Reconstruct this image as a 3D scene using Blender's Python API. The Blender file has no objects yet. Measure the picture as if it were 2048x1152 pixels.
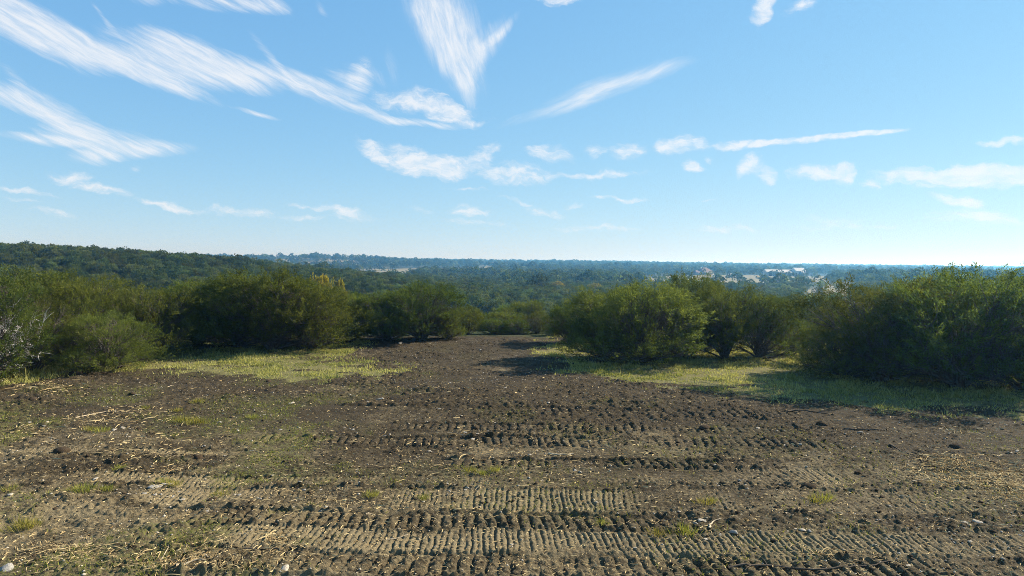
import bpy, math, random
import numpy as np
from mathutils import Vector, Matrix

SC = bpy.context.scene
COL = SC.collection
R_ = math.radians

# ------------------------------------------------------------------ camera, sky, sun, exposure
CAM_H = 5.5
FPX = 1365.0                       # focal length in photo pixels (2048 wide)
PITCH = math.atan(49.5 / FPX)      # looking slightly down
ROLL = 0.0094                      # the drone hangs a little askew
cam_d = bpy.data.cameras.new('camera')
cam = bpy.data.objects.new('camera', cam_d)
COL.objects.link(cam)
cam.location = (0, 0, CAM_H)
CAM_R = Matrix.Rotation(math.pi / 2 - PITCH, 3, 'X') @ Matrix.Rotation(ROLL, 3, 'Z')
cam.rotation_euler = CAM_R.to_euler()
cam_d.sensor_width = 36
cam_d.lens = 36 * FPX / 2048
cam_d.clip_start = 0.1
cam_d.clip_end = 60000
SC.camera = cam

SUN_AZ, SUN_EL = 64.0, 31.0        # degrees: azimuth clockwise from +Y
sv = Vector((math.cos(R_(SUN_EL)) * math.sin(R_(SUN_AZ)), math.cos(R_(SUN_EL)) * math.cos(R_(SUN_AZ)), math.sin(R_(SUN_EL))))
sun_d = bpy.data.lights.new('sun', 'SUN')
sun_d.energy = 5.0
sun_d.angle = R_(0.53)
sun_d.color = (1.0, 0.90, 0.74)
sun = bpy.data.objects.new('sun', sun_d)
COL.objects.link(sun)
sun.rotation_euler = sv.to_track_quat('Z', 'Y').to_euler()

SC.view_settings.view_transform = 'Standard'
SC.view_settings.look = 'None'
SC.view_settings.exposure = 1.2
SC.view_settings.gamma = 1.0
SC.view_settings.use_curve_mapping = False

cy = SC.cycles
cy.max_bounces = 5
cy.diffuse_bounces = 3
cy.glossy_bounces = 1
cy.transmission_bounces = 3
cy.transparent_max_bounces = 4
cy.volume_bounces = 0
cy.use_denoising = True
cy.pixel_filter_type = 'BLACKMAN_HARRIS'
cy.filter_width = 0.9
try:
    cy.denoiser = 'OPENIMAGEDENOISE'
    cy.denoising_input_passes = 'RGB_ALBEDO_NORMAL'
    cy.denoising_prefilter = 'NONE'
    cy.denoising_quality = 'HIGH'
except Exception:
    pass


def ray(px, py):
    return CAM_R @ Vector(((px - 1024) / FPX, (576 - py) / FPX, -1.0))


def G(px, py, z=0.0):
    """point of the level z seen at a photo pixel"""
    d = ray(px, py)
    t = (z - CAM_H) / d.z
    return d.x * t, d.y * t


def AT(px, Y):
    """x at depth Y for a photo column"""
    return (px - 1024) / FPX * Y


# ---- node helpers
class NT:
    def __init__(self, tree):
        self.t = tree
        self.n = tree.nodes
        self.l = tree.links

    def new(self, typ, **kw):
        nd = self.n.new(typ)
        for k, v in kw.items():
            setattr(nd, k, v)
        return nd

    def put(self, sock, v):
        if isinstance(v, bpy.types.NodeSocket):
            self.l.new(v, sock)
        else:
            sock.default_value = v

    def math(self, op, a, b=None, c=None, clamp=False):
        nd = self.new('ShaderNodeMath', operation=op, use_clamp=clamp)
        self.put(nd.inputs[0], a)
        if b is not None:
            self.put(nd.inputs[1], b)
        if c is not None:
            self.put(nd.inputs[2], c)
        return nd.outputs[0]

    def vmath(self, op, a, b=None, scale=None):
        nd = self.new('ShaderNodeVectorMath', operation=op)
        self.put(nd.inputs[0], a)
        if b is not None:
            self.put(nd.inputs[1], b)
        if scale is not None:
            self.put(nd.inputs['Scale'], scale)
        return nd.outputs['Value'] if op in ('DOT_PRODUCT', 'LENGTH') else nd.outputs[0]

    def ramp(self, x, a, b, lo=0.0, hi=1.0, smooth=True):
        nd = self.new('ShaderNodeMapRange')
        if smooth:
            nd.interpolation_type = 'SMOOTHSTEP'
        self.put(nd.inputs['Value'], x)
        nd.inputs['From Min'].default_value = a
        nd.inputs['From Max'].default_value = b
        nd.inputs['To Min'].default_value = lo
        nd.inputs['To Max'].default_value = hi
        return nd.outputs[0]

    def noise(self, vec, scale, detail=4, rough=0.55, dist=0.0, color=False):
        nd = self.new('ShaderNodeTexNoise')
        if vec is not None:
            self.l.new(vec, nd.inputs['Vector'])
        nd.inputs['Scale'].default_value = scale
        nd.inputs['Detail'].default_value = detail
        nd.inputs['Roughness'].default_value = rough
        nd.inputs['Distortion'].default_value = dist
        return nd.outputs['Color'] if color else nd.outputs['Fac']

    def mapping(self, vec, loc=(0, 0, 0), rot=(0, 0, 0), scale=(1, 1, 1), typ='POINT'):
        nd = self.new('ShaderNodeMapping', vector_type=typ)
        self.l.new(vec, nd.inputs['Vector'])
        nd.inputs['Location'].default_value = loc
        nd.inputs['Rotation'].default_value = rot
        nd.inputs['Scale'].default_value = scale
        return nd.outputs[0]

    def mix(self, fac, a, b, blend='MIX'):
        nd = self.new('ShaderNodeMix', data_type='RGBA', blend_type=blend)
        self.put(nd.inputs['Factor'], fac)
        self.put(nd.inputs['A'], a if isinstance(a, bpy.types.NodeSocket) else (*a, 1) if len(a) == 3 else a)
        self.put(nd.inputs['B'], b if isinstance(b, bpy.types.NodeSocket) else (*b, 1) if len(b) == 3 else b)
        return nd.outputs['Result']


# ---- world: physical sky with wind-drawn cirrus laid over it by direction
world = bpy.data.worlds.new('World')
SC.world = world
world.use_nodes = True
wt = NT(world.node_tree)
wt.n.clear()
SKY_STRENGTH = 0.10
sky = wt.new('ShaderNodeTexSky', sky_type='NISHITA')
sky.sun_disc = False
sky.sun_elevation = R_(SUN_EL)
sky.sun_rotation = R_(SUN_AZ)
sky.altitude = 300
sky.air_density = 1.0
sky.dust_density = 0.0
sky.ozone_density = 3.5
geo = wt.new('ShaderNodeTexCoord').outputs['Generated']
sep = wt.new('ShaderNodeSeparateXYZ')
wt.l.new(geo, sep.inputs[0])
# azimuth and elevation in degrees
az = wt.math('MULTIPLY', wt.math('ARCTAN2', sep.outputs[0], sep.outputs[1]), 180 / math.pi)
el = wt.math('MULTIPLY', wt.math('ARCSINE', sep.outputs[2]), 180 / math.pi)
cmb = wt.new('ShaderNodeCombineXYZ')
wt.l.new(az, cmb.inputs[0])
wt.l.new(el, cmb.inputs[1])
ae = cmb.outputs[0]


def azel(px, py):
    d = ray(px, py).normalized()
    return math.degrees(math.atan2(d.x, d.y)), math.degrees(math.asin(d.z))


def warped(amount, scale, detail=3):
    w = wt.noise(ae, scale, detail, 0.55, color=True)
    w = wt.vmath('SUBTRACT', w, (0.5, 0.5, 0.5))
    w = wt.vmath('MULTIPLY', w, (amount, amount * 0.8, 0))
    return wt.vmath('ADD', ae, w)


def cloud_class(strokes, vec, fib_angle, stretch, fscale, lo, hi, kn, fine=0.5):
    """strokes: (px, py, half length px, half width px, angle deg down to the right, amount)"""
    total = None
    for (px, py, L, W, ang, amp) in strokes:
        a0, e0 = azel(px, py)
        c = math.cos(R_(ang)) * L
        s = math.sin(R_(ang)) * L
        a1, e1 = azel(px + c, py + s)
        rot = math.atan2(e1 - e0, a1 - a0)
        Ld = math.hypot(a1 - a0, e1 - e0)
        Wd = max(0.12, Ld * W / L)
        mp = wt.mapping(vec, (a0, e0, 0), (0, 0, rot), (Ld, Wd, 1), 'TEXTURE')
        gr = wt.new('ShaderNodeTexGradient', gradient_type='SPHERICAL')
        wt.l.new(mp, gr.inputs[0])
        total = wt.math('MULTIPLY', gr.outputs['Fac'], amp) if total is None else wt.math('MULTIPLY_ADD', gr.outputs['Fac'], amp, total)
    rotv = wt.mapping(vec, (0, 0, 0), (0, 0, R_(-fib_angle)), (stretch, 1, 1), 'TEXTURE')
    nbig = wt.noise(rotv, fscale * .45, 3, 0.6)
    nfib = wt.noise(rotv, fscale, 7, 0.66, 0.25)
    edge = wt.math('ADD', total, wt.math('MULTIPLY', wt.math('SUBTRACT', nbig, 0.5), kn))
    edge = wt.math('ADD', edge, wt.math('MULTIPLY', wt.math('SUBTRACT', nfib, 0.5), kn * fine))
    veil = wt.ramp(wt.math('MULTIPLY', edge, wt.math('MINIMUM', wt.math('MULTIPLY', total, 4.0), 1.0)), lo, hi)
    return wt.math('MULTIPLY', veil, wt.ramp(nfib, 0.28, 0.68, 0.45, 1.0))


A_STROKES = [
    (-60, -10, 260, 70, 33, .9), (60, 45, 200, 55, 33, .75), (170, 85, 150, 40, 28, .7), (250, 125, 170, 40, 24, .9), (370, 95, 120, 38, 28, .9),
    (420, 125, 170, 45, 21, 1.0), (330, 165, 150, 22, 22, .8), (470, 150, 120, 38, 14, .6), (560, 145, 150, 24, 16, .8), (660, 190, 140, 26, 20, .9),
    (300, 112, 150, 50, 25, .7), (370, 138, 120, 42, 22, .7), (110, 70, 160, 60, 33, .5), (535, 105, 70, 12, 45, .45), (450, 5, 150, 26, 8, .75), (540, 14, 60, 26, 20, .7), (300, -5, 70, 20, 0, .5), (205, 30, 60, 9, 52, .4), (640, 15, 30, 14, 60, .4),
    (10, 190, 170, 38, 17, .95), (130, 235, 130, 45, 30, 1.0), (200, 280, 160, 42, 8, 1.1), (75, 275, 110, 16, 8, .8), (290, 300, 120, 24, -2, .8),
    (185, 315, 70, 22, 5, .7), (515, 226, 70, 7, 15, .75), (760, 235, 70, 16, 24, .6), (850, 247, 130, 11, 5, 1.0), (720, 150, 60, 30, -70, .6), (700, 160, 70, 40, 15, .6),
    (20, 150, 50, 20, 40, .4), (275, 335, 20, 12, 0, .4)]
B_STROKES = [
    (860, 20, 150, 70, 68, .85), (900, 80, 160, 62, 66, 1.0), (930, 60, 120, 60, 80, .7), (965, 100, 110, 36, -56, .9), (930, 160, 80, 26, 82, .85), (1000, 60, 75, 13, -42, .7),
    (785, 130, 60, 20, 80, .45), (880, 100, 120, 18, 60, .5), (750, 150, 50, 22, 50, .5)]
C_STROKES = [
    (1215, 172, 190, 30, -20, 1.1), (1080, 228, 110, 15, -17, .75), (1310, 142, 110, 18, -16, .8), (1170, 195, 90, 24, -30, .6)]
D_STROKES = [
    (730, 145, 40, 18, 30, .5), (800, 205, 70, 22, 14, .7), (870, 210, 70, 26, 20, .8), (905, 230, 60, 16, -12, .7), (940, 245, 60, 10, -5, .5),
    (742, 300, 40, 18, 35, .8), (830, 322, 100, 27, 14, 1.0), (880, 335, 70, 26, -3, .9), (960, 312, 50, 20, -25, .8), (1030, 347, 90, 20, 3, .9),
    (1095, 305, 55, 18, 6, .9), (1190, 301, 30, 15, 0, .8), (1258, 301, 42, 20, 0, .8), (1370, 290, 65, 22, -5, .85), (1320, 300, 20, 18, 60, .5),
    (1470, 289, 42, 14, -6, 1.0), (1380, 336, 24, 13, 12, 1.2), (1415, 322, 14, 10, -50, .5),
    (1500, 334, 32, 22, -45, 1.0), (1535, 346, 22, 14, 80, .7), (1630, 344, 80, 16, -4, 1.0), (1692, 345, 30, 20, -35, 1.0),
    (1860, 354, 140, 24, 0, 1.3), (1990, 352, 150, 30, 0, 1.3), (2080, 350, 120, 30, 0, 1.2), (1738, 372, 30, 11, 5, .9), (1910, 400, 60, 13, 5, .8),
    (2010, 288, 65, 10, -4, .9), (1960, 437, 140, 24, 0, .75), (1930, 412, 40, 14, 20, .5), (1528, 15, 42, 26, -52, 1.1), (1605, 6, 50, 15, -25, .7), (1115, 0, 60, 12, 0, .8),
    (140, 352, 60, 15, 6, .7), (205, 380, 75, 13, 9, .75), (325, 410, 75, 11, 9, .7), (50, 380, 90, 9, 8, .5), (60, 402, 60, 6, 8, .45), (110, 428, 90, 10, 3, .4),
    (480, 425, 110, 10, 4, .45), (600, 412, 40, 8, 8, .5), (690, 424, 75, 11, 6, .75), (850, 420, 40, 8, 10, .4), (945, 421, 50, 14, 3, .7), (1090, 424, 50, 12, 10, .7),
    (1030, 402, 40, 6, 12, .5), (1145, 412, 25, 7, 0, .5), (1235, 398, 70, 5, 0, .65), (1200, 350, 110, 9, -2, .6), (930, 375, 60, 5, 2, .5), (660, 440, 140, 9, 0, .35), (960, 448, 120, 8, 2, .4),
    (1200, 458, 130, 9, 0, .45), (1450, 455, 130, 10, 0, .5), (1670, 440, 90, 14, 0, .45), (1420, 400, 20, 4, 0, .4), (1700, 455, 140, 10, 0, .45), (1860, 380, 60, 8, 0, .4)]

F_STROKES = [(1620, 278, 230, 11, -6, 1.0), (1715, 268, 130, 7, -5, .9), (1510, 288, 60, 12, -6, .6), (1730, 365, 200, 8, -1, .2)]
vA = warped(1.5, 0.16)
vF = warped(.5, 0.9, 4)
vD = warped(2.2, 0.45, 5)
cA = cloud_class(A_STROKES, vA, 24, 8.0, 2.0, 0.0, 1.15, 0.8, 1.3)
cB = cloud_class(B_STROKES, vA, 72, 5.0, 1.7, 0.0, 1.4, 0.6, 1.2)
cC = cloud_class(C_STROKES, vA, -20, 7.0, 1.9, 0.0, 1.6, 0.5, 1.1)
cD = cloud_class([(p_[0], p_[1], p_[2] * 1.12, p_[3] * 1.25, p_[4], p_[5]) for p_ in D_STROKES], vD, 4, 2.6, 1.6, 0.0, 0.9, 0.8, 1.5)
cF = cloud_class(F_STROKES, vF, -5, 2.0, 2.4, 0.0, 0.85, 0.5, 1.2)
cD = wt.math('MAXIMUM', cD, cF)
# thin cirrus elsewhere overhead and behind, of the same kind, on a flat high layer
zc = wt.math('MAXIMUM', sep.outputs[2], 0.06)
cz = wt.new('ShaderNodeCombineXYZ')
for i_ in range(3):
    wt.l.new(zc, cz.inputs[i_])
pl = wt.vmath('DIVIDE', geo, cz.outputs[0])
plm = wt.mapping(pl, (3.1, 0.4, 0), (0, 0, R_(28)), (0.28, 1.1, 1))
ng = wt.noise(plm, 0.9, 7, 0.6, 0.5)
cE = wt.math('MULTIPLY', wt.ramp(ng, 0.52, 0.78), wt.ramp(el, 21.0, 30.0, 0.0, 0.8))
den = wt.math('MAXIMUM', wt.math('MAXIMUM', cA, cB), wt.math('MAXIMUM', wt.math('MULTIPLY', cC, 0.85), cD))
den = wt.math('MAXIMUM', den, cE)
den = wt.math('MULTIPLY', den, 0.84)
# the camera's rendering of the sky: flatter from zenith to horizon and more cyan than the raw model
sc_ = wt.new('ShaderNodeSeparateColor')
wt.l.new(sky.outputs[0], sc_.inputs[0])
cc_ = wt.new('ShaderNodeCombineColor')
for i_, (g_, k_) in enumerate(((.70, .765), (.46, 1.42), (.25, 2.5))):
    wt.l.new(wt.math('MULTIPLY', wt.math('POWER', sc_.outputs[i_], g_), k_), cc_.inputs[i_])
col = wt.mix(den, cc_.outputs[0], (4.1, 4.15, 4.25))
bg = wt.new('ShaderNodeBackground')
wt.l.new(col, bg.inputs['Color'])
bg.inputs['Strength'].default_value = SKY_STRENGTH
wo = wt.new('ShaderNodeOutputWorld')
wt.l.new(bg.outputs[0], wo.inputs['Surface'])
world.cycles.sampling_method = 'MANUAL'
world.cycles.sample_map_resolution = 512

# ------------------------------------------------------------------ numpy noise
def _hash(ix, iy, seed):
    h = (ix.astype(np.int64) * 374761393 + iy.astype(np.int64) * 668265263 + seed * 1442695041) & 0xFFFFFFFF
    h = ((h ^ (h >> 13)) * 1274126177) & 0xFFFFFFFF
    h = ((h ^ (h >> 16)) * 2246822519) & 0xFFFFFFFF
    return ((h ^ (h >> 15)) & 0xFFFFFF).astype(np.float64) / 16777216.0


def vnoise(x, y, seed=0):
    ix, iy = np.floor(x), np.floor(y)
    fx, fy = x - ix, y - iy
    fx = fx * fx * fx * (fx * (fx * 6 - 15) + 10)
    fy = fy * fy * fy * (fy * (fy * 6 - 15) + 10)
    a = _hash(ix, iy, seed); b = _hash(ix + 1, iy, seed)
    c = _hash(ix, iy + 1, seed); d = _hash(ix + 1, iy + 1, seed)
    return (a + (b - a) * fx) * (1 - fy) + (c + (d - c) * fx) * fy


def fbm(x, y, scale, octv=4, seed=0, gain=0.5):
    """-1..1"""
    v = 0; amp = 1; tot = 0; f = scale
    for o in range(octv):
        v = v + amp * (vnoise(x * f + 17.3 * o, y * f - 9.1 * o, seed + o) * 2 - 1)
        tot += amp; amp *= gain; f *= 2.03
    return v / tot


def clods(x, y, size, seed, keep=0.5):
    """rounded lumps, 0..1 high, scattered on a jittered grid"""
    gx, gy = x / size, y / size
    ix, iy = np.floor(gx), np.floor(gy)
    out = np.zeros_like(x)
    for dx in (-1, 0, 1):
        for dy in (-1, 0, 1):
            cx_, cy_ = ix + dx, iy + dy
            px = cx_ + 0.15 + 0.7 * _hash(cx_, cy_, seed)
            py = cy_ + 0.15 + 0.7 * _hash(cx_, cy_, seed + 1)
            on = _hash(cx_, cy_, seed + 2)
            rr = 0.25 + 0.35 * _hash(cx_, cy_, seed + 3)
            d2 = ((gx - px) ** 2 + (gy - py) ** 2) / (rr * rr)
            hgt = np.sqrt(np.clip(1 - d2, 0, 1)) * rr / 0.6 * (on < keep)
            out = np.maximum(out, hgt)
    return out


def S(a, b, x):
    t = np.clip((x - a) / (b - a), 0, 1)
    return t * t * (3 - 2 * t)


# ------------------------------------------------------------------ terrain
HX = np.array([-400, -172, -115, -104, -88, -71, -58, -44, -30, -12, 0]) * 1.0
HA = np.array([18, 15.4, 11.9, 9.6, 8.0, 6.2, 5.0, 3.4, 1.8, .5, 0])
BX = (np.array([-400, 350, 700, 900, 1000, 1200, 1300, 1450, 1800, 2400]) - 1024) / FPX * 3000
BA = np.array([19, 18.5, 17.5, 18, 18.5, 16.5, 14, 12, 11, 11])


def H(x, y):
    x = np.asarray(x, float); y = np.asarray(y, float)
    edge = 48 + 2.0 * np.sin(x * 0.07 + 0.5)
    z = -9.0 * S(0, 80, y - edge)
    z = z + np.interp(x, HX, HA) * np.exp(-((y - 245) / np.where(y < 245, 85, 200)) ** 2) * S(70, 160, y)
    z = z + 6.0 * S(180, 290, x) * np.exp(-((y - 440) / 120) ** 2)
    z = z + 3.0 * np.exp(-((x - 290) / 130) ** 2 - ((y - 790) / 120) ** 2)
    z = z + (14.5 + 3 * fbm(x, y, 1 / 160, 3, 70)) * np.exp(-((x + 420) / 190) ** 2 - ((y - 1500) / 230) ** 2)
    z = z + (10) * np.exp(-((x + 850) / 300) ** 2 - ((y - 1800) / 330) ** 2)
    z = z + np.interp(x * 3000 / np.maximum(y, 3000), BX, BA) * S(750, 2700, y) * (1 + .06 * fbm(x, y, 1 / 700, 3, 71))
    z = z + 4.5 * S(3700, 4700, y)
    z = z + .12 * np.exp(-((x + 4) / 11) ** 2 - ((y - 46) / 4.5) ** 2)
    z = z + np.clip((y - 60) / 200, 0, 1) * 1.2 * fbm(x, y, 1 / 90, 3, 5)
    return z


def poly_sd(x, y, pts):
    """signed distance to a polygon, negative inside"""
    d = np.full(x.shape, 1e9); inside = np.zeros(x.shape, bool)
    n = len(pts)
    for i in range(n):
        ax, ay = pts[i]; bx_, by_ = pts[(i + 1) % n]
        ex, ey = bx_ - ax, by_ - ay
        t = np.clip(((x - ax) * ex + (y - ay) * ey) / (ex * ex + ey * ey + 1e-9), 0, 1)
        d = np.minimum(d, np.hypot(x - ax - t * ex, y - ay - t * ey))
        if abs(ey) > 1e-9:
            cond = ((ay > y) != (by_ > y)) & (x < ex * (y - ay) / ey + ax)
            inside ^= cond
    return np.where(inside, -d, d)


GRASS_POLYS = [[G(*p) for p in q] for q in (
    [(-700, 730), (0, 742), (120, 740), (150, 750), (90, 766), (0, 772), (-700, 790)],
    [(-800, 728), (0, 738), (150, 742), (268, 740), (300, 744), (420, 752), (600, 757), (760, 756), (850, 741), (770, 729), (705, 716), (735, 700), (715, 689), (500, 686), (200, 690), (-900, 690)],
    [(1085, 697), (1120, 686), (1500, 684), (3000, 690), (3000, 940), (2048, 846), (1930, 836), (1760, 818), (1600, 799), (1450, 784), (1330, 772), (1200, 757), (1110, 742), (1140, 727), (1095, 714)])]


def grass_mask(x, y):
    wob = 0.55 * fbm(x, y, 0.55, 3, 21) + 0.25 * fbm(x, y, 2.4, 2, 22)
    d = np.full(x.shape, 1e9)
    for q in GRASS_POLYS:
        d = np.minimum(d, poly_sd(x, y, q))
    g = 1 - S(-1.1, 1.1, d + wob * 2.8)
    g = g * (1 - .85 * S(.12, .34, fbm(x * .8, y * 1.3, .5, 4, 25)) * S(-6.5, -.5, d))
    return np.maximum(g, S(50.0, 53.5, y + 2 * fbm(x, y, .3, 2, 23)))


def sparse_mask(x, y):
    """thin green growth surviving on the scraped soil"""
    left = 1 - S(-6.5, 1.5, x * 18 / np.maximum(y, 8) + 1.5 * fbm(x, y, .2, 2, 31))
    near = 1 - S(19, 32, y)
    return np.clip(S(.02, .5, fbm(x, y, .45, 4, 33) + .22 * left) * (.3 + .7 * left) * (.35 + .65 * near), 0, 1)


# track marks pressed by a crawler: (depth at centre, half width, slope, curve, x from, x to, pitch, kind)
TRACKS = [
    (15.75, .74, .000, .0010, -8.5, 14.0, .125, 'lug'),
    (14.30, .50, .004, .0010, -7.0, 4.2, .245, 'pad'),
    (13.22, .62, .002, .0012, -6.4, 14.0, .125, 'lug'),
    (12.20, .48, .000, .0012, -6.4, 9.0, .250, 'pad'),
    (20.9, .50, -.012, .0008, -8.0, 10.0, .27, 'pad'),
    (22.6, .45, -.014, .0008, -4.0, 11.0, .27, 'pad'),
    (19.6, .28, .030, .0, -14.0, -6.0, .13, 'lug'),
    (18.6, .40, -.010, .0, -2.0, 6.0, .26, 'pad'),
    (17.5, .62, .012, .001, 2.5, 13.5, .130, 'lug'),
    (11.0, .60, .0, .001, -7.0, 9.0, .125, 'lug'),
    (25.2, .45, -.02, .0, 1.0, 11.0, .30, 'pad'),
    (17.1, .42, .02, .0, -11.5, -1.0, .130, 'lug'),
]


def micro(x, y, gm):
    """relief of the churned soil, and how dry and compact it is"""
    soil = 1 - gm
    rough = np.clip(.55 + .9 * fbm(x, y, .32, 3, 41), .12, 1.3)
    z = .10 * fbm(x, y, .16, 3, 42) + .05 * fbm(x, y, .8, 3, 43)
    wx = x + .12 * fbm(x, y, 1.7, 2, 44)
    wy = y + .12 * fbm(x, y, 1.7, 2, 45)
    c = .075 * clods(wx, wy * .8, .36, 50, .26) + .055 * clods(wx, wy, .19, 54, .45) + .042 * clods(x, y, .10, 58, .62)
    fine = .036 * fbm(x, y, 5.5, 3, 46, .7)
    rid = .07 * np.abs(fbm(x * .35, y * 1.3, .9, 3, 47)) * S(.0, .4, fbm(x, y, .22, 2, 48))
    berm = S(.30, .55, fbm(x * .28, y * 1.25, .55, 4, 49)) * (.5 + .5 * S(18, 24, y))
    rid = rid + berm * (.05 + .05 * clods(wx, wy, .42, 80, .6) + .05 * clods(wx, wy, .2, 84, .7))
    dry = .42 + .55 * fbm(x, y, .28, 4, 61) + .25 * fbm(x, y, 2.2, 3, 62)
    hx_, hy_ = G(1105, 733)
    heap = np.exp(-((x - hx_) / 1.6) ** 2 - ((y - hy_) / .9) ** 2)
    rid = rid + heap * (.16 + .16 * clods(x, y, .45, 79, .8))
    dry = dry - .25 * berm - .30 * S(17, 25, y + 2 * fbm(x, y, .2, 2, 59)) + .10 * (1 - S(13, 17, y))
    zz = (c * rough + fine * (.4 + .6 * rough) + rid)
    for (y0, hw, sl, cv, xa, xb, pitch, kind) in TRACKS:
        yc = y0 + sl * x + cv * x * x + .06 * np.sin(x * .9 + y0)
        v = (y - yc) / hw
        near = np.abs(v) < 1.6
        if not near.any():
            continue
        ends = S(xa - .6, xa + .6, x + .5 * fbm(x, y, .8, 2, 63)) * (1 - S(xb - .8, xb + .8, x + .8 * fbm(x, y, .8, 2, 64)))
        wear = np.clip(.80 + 1.2 * fbm(x + y0 * 7, y, .5, 4, 65), .0, 1.15)
        inw = np.clip(.6 + 1.4 * wear, 0, 1)
        xw = x + .05 * fbm(x, y, 2.6, 3, 66) + .12 * fbm(x + y0, y * .3, .7, 2, 67) + .10 * (y - yc) * np.sin(x * .35 + y0)
        inside = (1 - S(.82, 1.05, np.abs(v) + .30 * fbm(x, y, 2.4, 3, 68))) * ends * inw
        rim = np.exp(-((np.abs(v) - 1.12) / .13) ** 2) * ends
        ph = (xw / pitch) % 1.0
        if kind == 'lug':
            g = np.exp(-((ph - .5) / .17) ** 2)
            par = (np.floor(xw / pitch) % 2) * .45 + .55
            zt = .012 - (.055 * g * par) * wear + .016 * fbm(x, y, 9, 2, 69) + .02 * clods(x, y, .11, 77, .3)
            zz = zz * (1 - .72 * inside) + inside * zt
            dry = dry * (1 - .6 * inside) + inside * .55 * (.35 + .8 * wear)
        else:
            bump = np.sqrt(np.clip(1 - ((ph - .5) / .46) ** 2, 0, 1)) * np.clip(1.15 - np.abs(v) ** 4, 0, 1)
            amp = (.045 if y0 > 17 else .06) + .07 * vnoise(np.floor(xw / pitch) * 3.7 + y0, y0 + np.zeros_like(x), 72)
            zt = -.05 + amp * bump * (.25 + .8 * wear) + .02 * fbm(x, y, 7, 3, 73) + .035 * clods(x, y, .12, 76, .5)
            zz = zz * (1 - .75 * inside) + inside * zt
            dry = dry * (1 - .5 * inside) + inside * .20
        zz = zz + rim * (.03 + .05 * clods(x, y, .17, 74, .6))
    return z * (.4 + .6 * soil) + zz * (.12 + .88 * soil) * S(58, 46, y) + .035 * gm * fbm(x, y, 2.0, 3, 75), np.clip(dry, 0, 1)


def near_z(x, y):
    x = np.atleast_1d(np.asarray(x, float)); y = np.atleast_1d(np.asarray(y, float))
    m, _ = micro(x, y, grass_mask(x, y))
    return H(x, y) + m * (1 - S(55, 70, np.hypot(x, y)))


# open ground without wood on it: (px, py on the photo, half extents px), at the level of the valley floor
FIELD_POLYS = [[G(px, py, -9.0) for px, py in q] for q in (
    [(1590, 614), (1640, 618), (1702, 602), (1722, 580), (1700, 572), (1650, 573), (1612, 580)],
    [(675, 545), (810, 542), (835, 554), (690, 559)],
    [(800, 542), (990, 539), (990, 546), (830, 550)],
    [(1490, 600), (1560, 592), (1566, 582), (1510, 584)],
    [(1280, 557), (1340, 554), (1660, 555), (1655, 566), (1590, 572), (1500, 578), (1390, 574), (1290, 566)])]


def field_mask(x, y):
    m = np.zeros(np.shape(x))
    wob = .35 * fbm(x, y, 1 / 40, 3, 81)
    for q in FIELD_POLYS:
        m = np.maximum(m, 1 - S(-2.5, 2.5, poly_sd(x, y, q) + 9 * wob))
    for cx_, cy_, ax, ay in ((-255, 1130, 120, 60), (-110, 1180, 110, 50), (-330, 1260, 60, 50), (60, 1300, 110, 60),
                             (-480, 1300, 50, 60), (-360, 1400, 40, 40), (-600, 1500, 80, 60)):
        d = ((x - cx_) / ax) ** 2 + ((y - cy_) / ay) ** 2
        m = np.maximum(m, 1 - S(.6, 1.25, d + wob))
    hill = np.exp(-((x + 450) / 250) ** 2 - ((y - 1400) / 320) ** 2)
    m = np.maximum(m, hill * S(.05, .3, fbm(x, y, 1 / 60, 4, 82)))
    m = np.maximum(m, S(1100, 1500, y) * S(.28, .45, fbm(x, y, 1 / 220, 4, 83)) * .9)
    return m


def mesh_from(name, verts, faces_flat, nper, mat, smooth=False, attrs=None):
    """faces_flat: int array, all faces with nper corners"""
    me = bpy.data.meshes.new(name)
    nv = len(verts); nf = len(faces_flat) // nper
    me.vertices.add(nv)
    me.vertices.foreach_set('co', np.ascontiguousarray(verts, np.float32).ravel())
    me.loops.add(nf * nper)
    me.loops.foreach_set('vertex_index', np.ascontiguousarray(faces_flat, np.int32))
    me.polygons.add(nf)
    me.polygons.foreach_set('loop_start', np.arange(0, nf * nper, nper, dtype=np.int32))
    me.polygons.foreach_set('loop_total', np.full(nf, nper, np.int32))
    if smooth:
        me.polygons.foreach_set('use_smooth', np.ones(nf, bool))
    for k, v in (attrs or {}).items():
        if v.ndim == 1:
            a = me.attributes.new(k, 'FLOAT', 'POINT')
            a.data.foreach_set('value', np.ascontiguousarray(v, np.float32))
        else:
            a = me.attributes.new(k, 'FLOAT_COLOR', 'POINT')
            a.data.foreach_set('color', np.ascontiguousarray(v, np.float32).ravel())
    me.update(calc_edges=True)
    if mat:
        me.materials.append(mat)
    return me


def obj(name, me, parent=None, loc=None, **props):
    o = bpy.data.objects.new(name, me)
    COL.objects.link(o)
    if parent:
        o.parent = parent
    if loc is not None:
        o.location = loc
    for k, v in props.items():
        o[k] = v
    return o


# ------------------------------------------------------------------ materials
def new_mat(name):
    m = bpy.data.materials.new(name)
    m.use_nodes = True
    t = NT(m.node_tree)
    t.n.clear()
    out = t.new('ShaderNodeOutputMaterial')
    return m, t, out


def bsdf(t, out, color, rough=.9, spec=.2, normal=None):
    b = t.new('ShaderNodeBsdfPrincipled')
    t.put(b.inputs['Base Color'], color if isinstance(color, bpy.types.NodeSocket) else (*color, 1))
    b.inputs['Roughness'].default_value = rough
    b.inputs['Specular IOR Level'].default_value = spec
    if normal:
        t.l.new(normal, b.inputs['Normal'])
    t.l.new(b.outputs[0], out.inputs['Surface'])
    return b


def attr(t, name):
    n = t.new('ShaderNodeAttribute')
    n.attribute_name = name
    return n


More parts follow.
